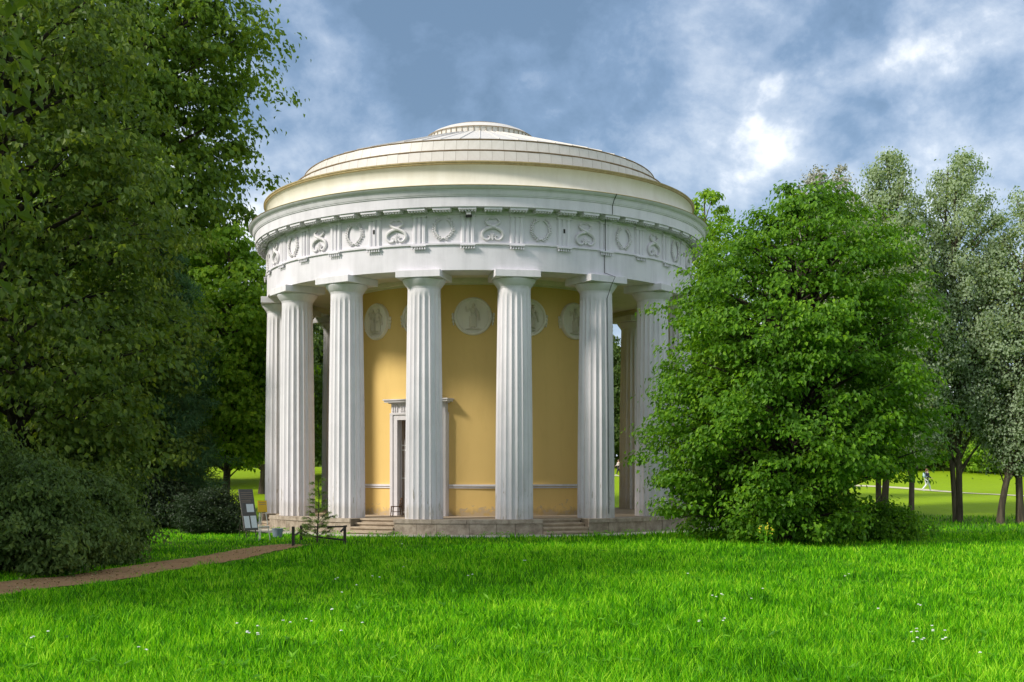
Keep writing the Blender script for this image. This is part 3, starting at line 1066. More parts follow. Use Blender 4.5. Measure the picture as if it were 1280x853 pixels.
c6 = R(31)
cc = Vector((RC * math.sin(c6), -RC * math.cos(c6), 0))
pts = [cp(10.47, 13.27), cp(10.42, 13.2), cp(10.30, 13.07), cp(10.20, 12.88), cp(10.19, 12.53), cp(9.72, 12.42), cp(9.72, 11.25), cp(9.73, 11.12), cp(9.67, 11.0), cp(9.67, 10.3)]
off = Vector((math.sin(R(37)), -math.cos(R(37)), 0))
pts.append(tuple(cc + off * 1.12 + Vector((0, 0, 10.10))))
pts.append(tuple(cc + off * 0.90 + Vector((0, 0, 9.80))))
for t in np.linspace(0.97, 0.02, 9):
    rad = 0.745 - 0.105 * t + 0.018 * math.sin(PI * t) + 0.006
    pts.append(tuple(cc + off * rad + Vector((0, 0, POD + t * H0))))
mb.tube(pts, 0.014, 5)
cab = mb.obj('cable', M['black'], None, (TX, TY, 0), TROT)
tag(cab, 'thin dark lightning cable running down cornice, frieze and a front column', 'cable')

# ------------------------------------------------------------------ chair by the door
a = R(-31.6)
cl_ = Matrix.Rotation(TROT, 3, 'Z') @ Vector((6.62 * math.sin(a), -6.62 * math.cos(a), 0))
CH = empty('chair', (TX + cl_.x, TY + cl_.y, POD), R(-72), 'small brown wooden chair standing left of the temple doorway', 'chair')
mb = MB()
mb.box(-.20, .20, -.20, .20, .385, .415)
mb.v = [(x * (0.92 if y > 0 else 1), y, z) for x, y, z in mb.v]
link('seat', bevel(mb.mesh('seat', M['chair']), .008), CH)
for sx in (-1, 1):
    for sy in (-1, 1):
        mb = MB()
        if sy < 0:
            mb.tube([(sx * .175, -.17, .386), (sx * .19, -.20, 0)], [.026, .020], 6)
        else:
            mb.tube([(sx * .165, .24, 0), (sx * .165, .18, .39), (sx * .16, .23, .76)], [.020, .026, .020], 6)
        mb.obj('leg', M['chair'], CH)
mb = MB()
mb.box(-.165, .165, .205, .232, .66, .76)
mb.box(-.155, .155, .190, .210, .50, .55)
mb.obj('backrest', M['chair'], CH)
mb = MB()
for sx in (-1, 1): mb.tube([(sx * .18, -.18, .18), (sx * .165, .2, .18)], .009, 5)
mb.tube([(-.18, -.185, .23), (.18, -.185, .23)], .009, 5)
mb.obj('stretcher', M['chair'], CH)

# ------------------------------------------------------------------ notice board, yellow sign, tub
bx, bd = WX(315.5, 45.2), 45.2
B = empty('notice_board', (bx, bd, 0), R(42), 'tall dark leaning notice board with three white sheets beside the path', 'notice board')
TL = Matrix.Rotation(R(-16), 4, 'X')
mb = MB()
mb.box(-.29, .29, -.025, .025, .30, 1.86, TL)
bevel(mb.mesh('x', M['board']), 0)
mb.obj('board', M['board'], B)
for sx in (-1, 1):
    mb = MB()
    mb.tube([(sx * .2, .06, 0.02), tuple(TL @ Vector((sx * .2, .045, 1.2)))], .02, 6)
    mb.obj('leg', M['rail'], B)
    mb = MB()
    mb.tube([(sx * .2, .62, 0.0), tuple(TL @ Vector((sx * .2, .045, 1.25)))], .015, 6)
    mb.obj('strut', M['rail'], B)
for x0, x1, z0, z1 in ((-.08, .22, .98, 1.29), (-.25, -.03, .38, .83), (.03, .26, .38, .84)):
    mb = MB()
    mb.box(x0, x1, -.031, -.0255, z0, z1, TL)
    mb.obj('paper_sheet', M['paper'], B)
mb = MB()
for z in (1.36, 1.42, 1.50, 1.56, 1.64, 1.72):
    mb.box(-.24, .24 - (0.1 if z < 1.5 else 0), -.030, -.0255, z, z + .018, TL)
mb.obj('faded_lines', M['jamb'], B)

sx_, sd = WX(330.5, 43.6), 43.6
Y = empty('yellow_sign', (sx_, sd, 0), R(28), 'yellow sign on a pale folding easel left of the columns', 'sign')
TS = Matrix.Rotation(R(-12), 4, 'X')
mb = MB()
mb.box(-.16, .16, -.03, .03, 1.02, 1.44, TS)
mb.obj('sign_panel', M['yellow'], Y)
mb = MB()
mb.box(-.13, .13, -.034, -.0305, 1.29, 1.305, TS)
mb.box(-.13, .13, -.034, -.0305, 1.36, 1.372, TS)
mb.obj('printed_line', M['jamb'], Y)
for sx in (-1, 1):
    mb = MB()
    mb.tube([(sx * .20, -.04, 0), tuple(TS @ Vector((sx * .08, .035, 1.42)))], .018, 5)
    mb.obj('leg', M['easel'], Y)
mb = MB()
mb.tube([(0, .5, 0), tuple(TS @ Vector((0, .05, 1.3)))], .018, 5)
mb.obj('leg', M['easel'], Y)
mb = MB()
mb.box(-.19, .19, -.07, -.03, .46, .50, TS)
mb.obj('ledge', M['easel'], Y)

ux, ud = WX(347, 45.6), 45.6
U = empty('tub', (ux, ud, 0.0), 0, 'grey blue metal tub standing on the ground beside the podium', 'tub')
mb = MB()
mb.lathe([(0.165, 0.02), (0.205, 0.32), (0.195, 0.32), (0.155, 0.04), (0.0, 0.04)], 28)
mb.lathe([(0.0, 0.015), (0.165, 0.02)], 28)
mb.obj('tub_body', M['zinc'], U, smooth=40)
mb = MB()
mb.lathe([(0.195, .315), (.215, .315), (.215, .335), (.195, .335)], 28, closed=True)
mb.obj('rim', M['zinc'], U)
for s in (-1, 1):
    mb = MB()
    mb.tube([(s * .20, -.05, .25), (s * .245, -.05, .26), (s * .245, .05, .26), (s * .20, .05, .25)], .010, 5)
    mb.obj('handle', M['zinc'], U)

# ------------------------------------------------------------------ low rail round the young conifer
P1 = (WX(366.5, 40.7), 40.7)
P2 = (WX(376.5, 44.3), 44.3)
P3 = (WX(431, 41.6), 41.6)
FE = empty('rail_fence', (P2[0], P2[1], 0), 0, 'low dark wooden rail round a young conifer before the podium', 'fence')


def rel(p, z):
    return (p[0] - P2[0], p[1] - P2[1], z)


for p, h in ((P1, .62), (P2, .50), (P3, .62)):
    mb = MB()
    x, y, _ = rel(p, 0)
    mb.box(x - .045, x + .045, y - .045, y + .045, -.1, h)
    link('post', bevel(mb.mesh('post', M['rail']), .008), FE)
for p, q_, z0, z1 in ((P2, P3, .44, .58), (P1, P2, .30, .30), (P2, P3, .16, .12)):
    mb = MB()
    mb.tube([rel(p, z0), rel(q_, z1)], .032, 6)
    mb.obj('rail', M['rail'], FE)
mb = MB()
mb.tube([rel((P3[0] - .1, P3[1] - .25), .42), rel((P3[0] + .04, P3[1] + .1), .60)], .035, 6)
mb.obj('brace', M['rail'], FE)


# ------------------------------------------------------------------ vegetation
def leaf_arrays(pos, nrm, dirv, size, wide=0.6, fold=0.12, rs_=None):
    """diamond leaves: 4 corners each"""
    nrm = nrm / (np.linalg.norm(nrm, axis=1)[:, None] + 1e-9)
    dirv = dirv - nrm * np.sum(dirv * nrm, axis=1)[:, None]
    dirv = dirv / (np.linalg.norm(dirv, axis=1)[:, None] + 1e-9)
    side = np.cross(nrm, dirv)
    s = size[:, None]
    a = pos - dirv * s * .5
    c = pos + dirv * s * .5 - nrm * s * .10
    b_ = pos + side * s * wide * .5 + nrm * s * fold - dirv * s * .05
    d = pos - side * s * wide * .5 + nrm * s * fold - dirv * s * .05
    V = np.stack([a, b_, c, d], 1).reshape(-1, 3)
    F = np.arange(len(V)).reshape(-1, 4)
    return V, F


def lump(az, t, seed):
    return (np.sin(az * 2 + seed) * .35 + np.sin(az * 3 + t * 9 + seed * 2.1) * .35 + np.sin(az * 5 - t * 14 + seed * 3.7) * .3 + np.sin(t * 23 + seed) * .25)


def crown_data(h, prof, seed, nb, ns, nl, ls, sr, flat, up, inner, lumpy, lean, tr, side_bias=None, droop=0.0, upn=0.6, conifer=False, wide=.6, sub=0.28):
    """branches from a leaning trunk; sprays of leaves along their outer parts"""
    rs_ = np.random.RandomState(seed)
    tt = np.array([p[0] for p in prof])
    rr = np.array([p[1] for p in prof])
    grid = np.linspace(tt[0], tt[-1], 200)
    wgt = np.interp(grid, tt, rr) + .15 * rr.max()
    cdf = np.cumsum(wgt)
    cdf /= cdf[-1]
    t = np.interp((np.arange(nb) + rs_.rand(nb)) / nb, cdf, grid)
    az = np.arange(nb) * 2.39996 + rs_.uniform(-.5, .5, nb)
    L = np.interp(t, tt, rr) * (1 + lumpy * lump(az, t, seed)) * rs_.uniform(.82, 1.12, nb)
    L = np.maximum(L, .25)

    def trunk_at(q_):
        q_ = np.asarray(q_)
        return np.stack([lean[0] * q_ ** 1.3 + .012 * h * np.sin(q_ * 5 + seed), lean[1] * q_ ** 1.3 + .012 * h * np.cos(q_ * 4 + seed), q_ * h], -1)
    ts = np.clip(t - (up * L) / h - (0.0 if conifer else .06), .04, .96)
    P0 = trunk_at(ts)
    P2_ = trunk_at(t) + np.stack([np.cos(az) * L, np.sin(az) * L, np.zeros(nb) - droop * L], -1)
    P1_ = (P0 + P2_) / 2 + np.stack([np.zeros(nb), np.zeros(nb), L * (.10 + droop * .45)], -1)
    br = (P0, P1_, P2_, L)

    def bez(u, i):
        u = u[:, None]
        return (1 - u) ** 2 * P0[i] + 2 * u * (1 - u) * P1_[i] + u * u * P2_[i]
    # sprays
    w_ = np.maximum(.75, L / L.mean())
    cnt = np.maximum(2, np.round(ns * w_)).astype(int)
    idx = np.repeat(np.arange(nb), cnt)
    u = inner + (1 - inner) * np.sqrt(rs_.rand(len(idx)))
    sp = bez(u, idx)
    lat = rs_.normal(size=(len(idx), 3)) * (L[idx] * sub * (1.15 - .6 * u))[:, None]
    lat[:, 2] *= .5
    sp = sp + lat
    srad = sr * rs_.uniform(.55, 1.35, len(idx))
    li = np.repeat(np.arange(len(idx)), nl)
    g = rs_.normal(size=(len(li), 3)) * .6
    g[:, 2] *= flat
    off_ = g * srad[li][:, None]
    # sprays dip at their rim
    off_[:, 2] -= .35 * flat * (off_[:, 0] ** 2 + off_[:, 1] ** 2) / np.maximum(srad[li], .05)
    pos = sp[li] + off_
    ax = trunk_at(np.clip(pos[:, 2] / h, 0, 1))
    out_ = pos - ax
    out_[:, 2] *= .4
    out_ /= (np.linalg.norm(out_, axis=1)[:, None] + .3)
    nrm = rs_.normal(size=pos.shape) * .42 + out_ * .45 + off_ / (srad[li][:, None]) * .75 + np.array([0, 0, upn])
    dirv = off_ / (srad[li][:, None]) + out_ * .8 + rs_.normal(size=pos.shape) * .5 + np.array([0, 0, -.35])
    size = ls * rs_.uniform(.65, 1.3, len(pos))
    V, F = leaf_arrays(pos, nrm, dirv, size, wide)
    return V, F, br, trunk_at, rs_, sp, idx


def needle_data(sp, srad, nper, ln, wd, rs_, h, trunk_at, flat=.5):
    li = np.repeat(np.arange(len(sp)), nper)
    g = rs_.normal(size=(len(li), 3)) * .55
    g[:, 2] *= flat
    pos = sp[li] + g * srad
    d = rs_.normal(size=pos.shape) + g * 1.2
    d[:, 2] -= .1
    nrm = rs_.normal(size=pos.shape) + np.array([0, 0, .8])
    return leaf_arrays(pos, nrm, d, ln * rs_.uniform(.7, 1.3, len(pos)), wd)


def plant(name, label, cat, X, D, h, prof, leafm, barkm, seed, nb=60, ns=8, nl=30, ls=.15, sr=.6, flat=.5, up=.25, inner=.3, lumpy=.22, lean=(0, 0), tr=.25,
          group=None, droop=0.0, upn=0.6, conifer=False, wide=.6, z=None, stems=None, sub=.28, twigs=True, needles=None, leafname='crown', cut=None):
    V, F, br, ta, rs_, sp, idx = crown_data(h, prof, seed, nb, ns, nl, ls, sr, flat, up, inner, lumpy, lean, tr, droop=droop, upn=upn, conifer=conifer, wide=wide, sub=sub)
    if needles:
        V, F = needle_data(sp, sr, nl, needles[0], needles[1], rs_, h, ta, flat)
    Q = V.reshape(-1, 4, 3)
    keep = Q[:, :, 2].min(axis=1) > .03
    if cut:         # boughs lifted clear of the ground on one side
        keep &= ~((Q[:, 0, 0] > cut[0]) & (Q[:, 0, 2] < cut[1] + .25 * np.sin(Q[:, 0, 0] * 5 + Q[:, 0, 1] * 3)))
    V = V.reshape(-1, 4, 3)[keep].reshape(-1, 3)
    F = np.arange(len(V)).reshape(-1, 4)
    zz = tz(X, D) if z is None else z
    root = empty(name, (X, D, zz - .03), 0, label, cat, group)
    link(leafname, npmesh(leafname, V, F, leafm), root)['kind'] = 'stuff'
    mb_ = MB()
    q_ = np.linspace(0, .95, 14)
    pts = ta(q_)
    pts[0, 2] = -.15
    rad = [tr * (1.35 if i == 0 else 1) * ((1 - .93 * t_) ** .85) + .008 for i, t_ in enumerate(q_)]
    mb_.tube([tuple(p) for p in pts], rad, 9)
    if stems:
        for dx, dy, r_, k in stems:
            pp = [tuple(p + np.array([dx * min(1, .35 + t_ * 2.5), dy * min(1, .35 + t_ * 2.5), 0])) for p, t_ in zip(pts, q_)]
            mb_.tube(pp, [r_ * ((1 - .93 * t_) ** .85) + .008 for t_ in q_], 8)
    tk = mb_.obj('trunk', barkm, root, smooth=60)
    if twigs:
        mb_ = MB()
        P0, P1_, P2_, L = br
        for i in range(len(L)):
            if cut and P2_[i][0] > cut[0] and P2_[i][2] < cut[1] + .2: continue
            r0 = min(tr * .42, .022 + .020 * L[i])
            pp = []
            for u in (0, .3, .6, .9):
                pp.append(tuple((1 - u) ** 2 * P0[i] + 2 * u * (1 - u) * P1_[i] + u * u * P2_[i]))
            mb_.tube(pp, [r0, r0 * .7, r0 * .42, r0 * .15], 5, cap=False)
        b_ = np.array(pp)
        # thin twigs to the sprays
        st = max(1, len(sp) // 500)
        for j in range(0, len(sp), st):
            i = idx[j]
            if cut and sp[j][0] > cut[0] - .3 and sp[j][2] < cut[1] + .2: continue
            u = .55
            p = (1 - u) ** 2 * P0[i] + 2 * u * (1 - u) * P1_[i] + u * u * P2_[i]
            m_ = (p + sp[j]) / 2 + np.array([0, 0, .05])
            mb_.tube([tuple(p), tuple(m_), tuple(sp[j])], [.012 + .004 * ls * 10, .010, .004], 3, cap=False)
        mb_.obj('limbs', barkm, tk)['kind'] = 'stuff'
    return root


BROAD = [(.16, .45), (.25, .85), (.4, 1.0), (.6, .95), (.78, .75), (.9, .48), (1.0, .12)]


def pf(p, r):
    return [(a_, b_ * r) for a_, b_ in p]


# --- right: the big alder standing in front of the temple
ALD = [(.03, 3.3), (.08, 3.8), (.16, 4.15), (.26, 4.45), (.38, 4.4), (.50, 4.25), (.62, 4.15), (.73, 3.8), (.82, 3.25), (.89, 2.55), (.95, 1.75), (1.0, .8)]
plant('alder_tree', 'big dense bright green tree hiding the right side of the temple', 'tree', WX(976, 42.5), 42.5, 12.35, ALD, M['alder'], M['barkd'], 7,
      nb=280, ns=8, nl=48, ls=.16, sr=.46, flat=.38, up=.30, inner=.36, lumpy=.07, lean=(1.25, 0), tr=.20, droop=.0, upn=.85, stems=[(.5, .1, .13, 0), (-.45, .2, .11, 0)], wide=.68, sub=.19, cut=(2.3, 2.35))
plant('low_bush', 'low dark bush spreading at the right foot of the big green tree', 'bush', WX(1100, 43.0), 43.0, 1.35, [(.1, 1.2), (.4, 1.5), (.75, 1.1), (1, .3)], M['alder'], M['barkd'], 9,
      nb=40, ns=5, nl=36, ls=.13, sr=.36, flat=.45, inner=.3, lumpy=.12, tr=.05, upn=.7)

# --- right: white poplars
POP = [(.26, .55), (.36, .9), (.5, 1.0), (.68, .92), (.84, .68), (.94, .4), (1.0, .1)]
PG = 'white poplars on the right lawn'
for k, (px, d, top, r, lean, tr, st, lab, mat, pxs) in enumerate((
        (1032, 66, 208, 3.0, (0.0, 0), .16, None, 'pale silvery poplar rising behind the top of the big green tree', 'poplarw', 0),
        (1108, 59, 186, 1.95, (.3, 0), .17, [(-.56, .1, .14, 0)], 'silvery poplar with two thin stems just right of the big green tree', 'poplar', 0),
        (1137, 57.5, 262, 1.35, (-.5, 0), .13, None, 'slim dark poplar with a single thin stem between the taller poplars', 'poplar', 0),
        (1193, 60, 182, 2.3, (.2, 0), .155, [(-.38, .2, .135, 0)], 'tall silvery poplar on a close pair of trunks', 'poplar', 0),
        (1271, 58.5, 226, 2.0, (.55, 0), .17, None, 'silvery poplar with upright trunk at the right edge', 'poplar', 0),
        (1250, 58, 330, 1.25, (4.6, .8), .16, None, 'leaning poplar with slanting trunk at the right edge', 'poplar', 0))):
    h = (HOR - top) / FPX * d + ZC
    plant('poplar_tree', lab, 'tree', WX(px, d), d, h, pf(POP, r * 1.28), M[mat], M['barkp'], 30 + k, nb=int(64 + 22 * r), ns=8, nl=(70, 70, 60, 62, 34, 26)[k], ls=.135, sr=.46, flat=.7, up=.75, inner=.22, lumpy=.24, lean=lean, tr=tr,
          group=PG, stems=st, upn=.25, wide=.75, sub=.2)

# --- left wood
plant('lime_tree', 'tallest broad tree at the left, its crown leaning over beside the dome', 'tree', WX(150, 66), 66, 31.5, [(.22, 3.2), (.34, 4.2), (.44, 5.4), (.52, 6.3), (.6, 6.5), (.75, 7.1), (.9, 5.9), (1, 1.8)], M['lime'], M['barkd'], 51,
      nb=135, ns=8, nl=68, ls=.32, sr=1.0, flat=.36, up=.28, inner=.38, lumpy=.12, tr=.45, upn=.6, sub=.22, wide=.75, group='trees of the left wood')
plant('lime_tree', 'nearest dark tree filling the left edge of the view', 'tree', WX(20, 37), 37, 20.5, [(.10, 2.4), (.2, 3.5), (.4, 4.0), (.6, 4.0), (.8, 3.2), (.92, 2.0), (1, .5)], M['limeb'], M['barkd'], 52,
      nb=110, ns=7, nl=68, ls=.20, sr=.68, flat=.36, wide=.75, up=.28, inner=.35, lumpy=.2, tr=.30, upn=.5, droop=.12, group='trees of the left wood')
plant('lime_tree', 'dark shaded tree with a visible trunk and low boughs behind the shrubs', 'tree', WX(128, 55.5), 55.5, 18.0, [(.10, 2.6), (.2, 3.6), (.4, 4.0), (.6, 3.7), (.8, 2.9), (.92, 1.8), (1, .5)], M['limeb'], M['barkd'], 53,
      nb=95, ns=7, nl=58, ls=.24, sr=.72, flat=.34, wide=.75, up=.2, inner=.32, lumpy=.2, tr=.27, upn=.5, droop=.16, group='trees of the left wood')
plant('pine_tree', 'soft bluish green pine between the dark trees left of the temple', 'tree', WX(196, 58), 58, 14.3, [(.10, 2.9), (.3, 3.0), (.5, 2.5), (.7, 1.8), (.88, .9), (1, .15)], M['pinem'], M['barkd'], 54,
      nb=95, ns=11, nl=60, ls=.3, sr=.42, flat=.6, up=.05, inner=.3, lumpy=.15, tr=.2, conifer=True, droop=.1, needles=(.34, .10))
plant('maple_tree', 'yellow green tree just left of the temple, lit at the top', 'tree', WX(286, 62.5), 62.5, 15.0, [(.22, 1.8), (.32, 2.7), (.5, 3.1), (.68, 2.9), (.82, 2.2), (.93, 1.2), (1, .3)], M['maple'], M['bark'], 55,
      nb=95, ns=8, nl=44, ls=.24, sr=.62, flat=.36, up=.25, inner=.4, lumpy=.2, tr=.2, upn=.7, wide=.8)
plant('maple_tree', 'shaded green tree overhanging the lawn behind the left columns', 'tree', WX(330, 86), 86, 15.5, [(.16, 3.2), (.3, 4.0), (.5, 4.2), (.7, 3.4), (.88, 2), (1, .4)], M['farleaf'], M['bark'], 56,
      nb=80, ns=9, nl=34, ls=.30, sr=.65, flat=.45, up=.2, inner=.4, lumpy=.2, tr=.3, upn=.6)
SG = 'shrubs along the left of the path'
for k, (px, d, h, r, lab) in enumerate(((30, 29.5, 2.9, 1.8, 'large grey green shrub at the lower left corner by the path'), (112, 33.0, 2.6, 1.25, 'rounded grey green shrub at the right end of the shrub border'),
                                        (-30, 31.5, 3.9, 2.0, 'shrub at the left picture edge under the nearest tree'), (75, 37.5, 4.2, 1.8, 'tall dark shrub behind the front shrubs under the trees'))):
    plant('shrub', lab, 'shrub', WX(px, d), d, h, [(.04, .75 * r), (.2, r), (.5, r), (.75, .8 * r), (.92, .45 * r), (1, .1)], M['shrubm'], M['barkd'], 60 + k, nb=60, ns=6, nl=62, ls=.135, sr=.40, flat=.4, up=.6,
          inner=.4, lumpy=.30, tr=.06, upn=.5, group=SG, wide=.55, leafname='leaves')
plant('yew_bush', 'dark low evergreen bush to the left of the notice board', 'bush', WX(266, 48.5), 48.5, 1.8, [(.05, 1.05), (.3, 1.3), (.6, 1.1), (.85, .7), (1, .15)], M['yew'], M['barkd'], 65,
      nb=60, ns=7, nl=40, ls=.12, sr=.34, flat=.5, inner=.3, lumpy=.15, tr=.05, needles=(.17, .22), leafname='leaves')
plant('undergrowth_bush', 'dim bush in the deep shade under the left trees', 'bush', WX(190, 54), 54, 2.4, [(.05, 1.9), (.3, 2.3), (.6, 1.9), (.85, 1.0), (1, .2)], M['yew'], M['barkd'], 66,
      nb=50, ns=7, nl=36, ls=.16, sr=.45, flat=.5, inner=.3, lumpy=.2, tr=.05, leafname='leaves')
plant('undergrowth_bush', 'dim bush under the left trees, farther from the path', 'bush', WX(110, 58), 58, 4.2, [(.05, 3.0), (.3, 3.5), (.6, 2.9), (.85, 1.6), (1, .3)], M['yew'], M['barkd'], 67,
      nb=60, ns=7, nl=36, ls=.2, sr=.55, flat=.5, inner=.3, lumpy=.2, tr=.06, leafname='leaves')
# trees of the same wood that stand left of the view and shade the lawn
for k, (x, y, h, r) in enumerate(((-18.5, 23.0, 20.5, 6.6), (-26.5, 19.0, 24, 6.6))):
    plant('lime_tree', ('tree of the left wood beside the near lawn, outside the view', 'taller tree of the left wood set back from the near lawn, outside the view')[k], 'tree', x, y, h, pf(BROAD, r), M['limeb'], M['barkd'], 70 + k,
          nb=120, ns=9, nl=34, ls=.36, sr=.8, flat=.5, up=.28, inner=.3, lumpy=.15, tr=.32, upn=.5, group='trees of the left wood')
plant('maple_tree', 'yellowish treetop showing behind the right end of the cornice', 'tree', WX(884, 78), 78, 20.2, [(.25, 2.4), (.5, 2.8), (.75, 2.2), (.88, 1.5), (.95, .9), (1, .25)], M['maple'], M['bark'], 75,
      nb=80, ns=7, nl=36, ls=.26, sr=.5, flat=.4, up=.3, inner=.35, lumpy=.2, tr=.18, upn=.7)

# young larch inside the rail
lx, ld = WX(397.5, 42.6), 42.6
plant('larch_sapling', 'feathery young conifer inside the low dark rail', 'sapling', lx, ld, 2.35, [(.10, .62), (.3, .70), (.5, .46), (.7, .34), (.88, .16), (1, .04)], M['larch'], M['bark'], 80,
      nb=40, ns=6, nl=20, ls=.06, sr=.085, flat=.6, up=.35, inner=.2, lumpy=.35, tr=.022, conifer=True, needles=(.075, .16), sub=.10, z=0.0)

# --- far trees: a few kinds, then copies
FG = 'trees along the far edge of the park'
protos = []
for k, (h, prof, mat) in enumerate(((17, pf(BROAD, 5.2), 'farleaf'), (13, [(.10, 3.6), (.3, 4.6), (.55, 4.4), (.8, 3.0), (1, .4)], 'farleaf'), (10, [(.06, 3.4), (.3, 4.2), (.6, 3.8), (.85, 2.2), (1, .4)], 'maple'))):
    protos.append((h, prof, mat))
far_spots = [
    # px, depth, kind, scale, label
    (1160, 121, 1, .62, 'far dark green tree behind the walking person'),
    (1212, 124, 1, .60, 'far dark green tree seen between the tall pair of trunks and the edge'),
    (1240, 116, 2, .70, 'far yellow green tree at the right, beyond the lawn'),
    (1290, 122, 1, .66, 'far tree at the right picture edge, beyond the lawn'),
    (1330, 114, 1, .7, 'far tree just outside the right picture edge'),
    (1110, 126, 1, .72, 'far tree seen over the low bush between thin trunks'),
    (1060, 122, 1, .85, 'far tree hidden mostly by the big green tree'),
    (1000, 118, 0, .8, 'far tall tree mostly behind the big green tree'),
    (930, 124, 0, .85, 'far tall tree between temple and big green tree'),
    (860, 126, 0, .85, 'far tall tree behind the right end of the temple'),
    (792, 124, 0, .80, 'far tree seen in the gap beside the shaded right column'),
    (735, 128, 0, .9, 'far tree behind the temple, right of its middle'),
    (480, 118, 0, .9, 'far tree behind the temple, left of its middle'),
    (412, 112, 0, .95, 'far tree seen in the gap between the left columns'),
    (372, 108, 0, .95, 'far tree behind the left column group'),
    (250, 100, 0, 1.0, 'tall wood tree far behind the pine'),
    (150, 96, 0, 1.1, 'tall wood tree far behind the tallest left tree'),
    (60, 92, 0, 1.1, 'tall wood tree far behind the nearest left tree'),
    (-30, 90, 0, 1.1, 'tall wood tree beyond the left picture edge'),
]
proto_o = {}
rsd = random.Random(3)
for px, d, k, s, lab in far_spots:
    X = WX(px, d)
    if k not in proto_o:
        h, prof, mat = protos[k]
        o = plant('park_tree', lab, 'tree', X, d, h, prof, M[mat], M['barkd'], 90 + k, nb=80, ns=8, nl=26, ls=.42, sr=.85, flat=.5, up=.25, inner=.35, lumpy=.22, tr=.28, upn=.5, group=FG, twigs=False)
        proto_o[k] = o
    else:
        src = proto_o[k]
        o = src.copy()
        COL.objects.link(o)
        for chd in src.children:
            c = chd.copy()
            COL.objects.link(c)
            c.parent = o
        o['label'] = lab
        o.rotation_euler = (0, 0, rsd.uniform(0, 6.28))
    o.location = (X, d, tz(X, d) - .05)
    o.scale = (s * rsd.uniform(.9, 1.15),) * 2 + (s,)
# dim wood that closes the view behind the single trees
rs_ = np.random.RandomState(77)
N = 26000
ang = rs_.uniform(-.62, .62, N)
dist = rs_.uniform(134, 150, N)
X = np.tan(ang) * dist
hmax = np.where(X < 18, 15.0, 8.0) * (1 + .22 * np.sin(X * .35) + .12 * np.sin(X * 1.1 + 2))
Z = 2.7 + rs_.rand(N) ** 1.3 * hmax
pos = np.stack([X, dist, Z], -1)
V, F = leaf_arrays(pos, rs_.normal(size=pos.shape) + np.array([0, -.6, .5]), rs_.normal(size=pos.shape), rs_.uniform(.7, 1.5, N), .7)
tag(link('far_wood', npmesh('far_wood', V, F, M['farleaf'])), 'dim far wood closing the view beyond the park lawn', None, None, 'stuff')

# ------------------------------------------------------------------ grass, weeds, flowers
def path_dist(x, y):
    d = np.full(len(x), 99.0)
    for c, wd in zip(PATH_C[::2], PATH_W[::2]):
        d = np.minimum(d, np.hypot(x - c[0], y - c[1]) - wd / 2)
    return d


def blades(n_at, seed, length, width, bend=.45):
    rs_ = np.random.RandomState(seed)
    XX, YY = [], []
    for y0, y1, dens in n_at:
        ym = (y0 + y1) / 2
        hw = ym * .445 + 2.2
        n = int((y1 - y0) * 2 * hw * dens)
        XX.append(rs_.uniform(-hw, hw, n))
        YY.append(rs_.uniform(y0, y1, n))
    x = np.concatenate(XX)
    y = np.concatenate(YY)
    rr = np.hypot(x - TX, y - TY)
    pd = path_dist(x, y)
    keep = (rr > 11.3 + rs_.uniform(0, .12, len(x))) & (pd > rs_.uniform(0, 1, len(x)) ** 2 * -.8 + .10)
    x, y, pd = x[keep], y[keep], pd[keep]
    n = len(x)
    cl_n = .5 + .5 * np.sin(x * 1.7 + 2 * np.sin(y * .9)) * np.sin(y * 1.3 + 1.5 * np.sin(x * .8))
    cl2 = .5 + .5 * np.sin(x * .45 + 3 * np.sin(y * .21)) * np.sin(y * .38 + 2)
    lens = length * (.42 + .55 * cl_n * (.5 + .5 * np.sin(x * 4.1 + y * 1.7)) + .40 * cl2) * rs_.uniform(.45, 1.35, n)
    lens *= np.where(x < -12 + .12 * (y - 20) + 3.2, .6, 1.0) * np.clip(.45 + pd * .8, .4, 1)
    # coarser tufts keep the sward closed farther off
    wd = width * (y / 16) ** .75 * rs_.uniform(.6, 1.4, n)
    az = rs_.uniform(0, 2 * PI, n)
    ln = np.stack([np.cos(az), np.sin(az)], -1) * (bend * lens * rs_.uniform(.15, 1.2, n))[:, None]
    face = rs_.uniform(0, 2 * PI, n)
    sx, sy = np.cos(face) * wd / 2, np.sin(face) * wd / 2
    z0 = terr(x, y) - .01
    p0 = np.stack([x - sx, y - sy, z0], -1)
    p1 = np.stack([x + sx, y + sy, z0], -1)
    mx, my, mz = x + ln[:, 0] * .35, y + ln[:, 1] * .35, z0 + lens * .58
    p2 = np.stack([mx + sx * .75, my + sy * .75, mz], -1)
    p3 = np.stack([mx - sx * .75, my - sy * .75, mz], -1)
    tx_, ty_, tz_ = x + ln[:, 0], y + ln[:, 1], z0 + lens * .95
    p4 = np.stack([tx_ + sx * .1, ty_ + sy * .1, tz_], -1)
    p5 = np.stack([tx_ - sx * .1, ty_ - sy * .1, tz_], -1)
    V = np.stack([p0, p1, p2, p3, p4, p5], 1).reshape(-1, 3)
    b_ = np.arange(n)[:, None] * 6
    F = np.concatenate([b_ + np.array([0, 1, 2, 3]), b_ + np.array([3, 2, 4, 5])], 0)
    return V, F


V, F = blades([(12.2, 16, 850), (16, 20, 600), (20, 25, 400), (25, 32, 240), (32, 40, 140), (40, 48, 80), (48, 64, 22)], 5, .21, .0145, .6)
V2, F2 = blades([(12.2, 20, 14), (20, 36, 5)], 15, .42, .006, .35)
V, F = np.concatenate([V, V2]), np.concatenate([F, F2 + len(V)])
tag(link('grass', npmesh('grass', V, F, M['grass'])), 'long bright green grass of the foreground lawn', None, None, 'stuff')

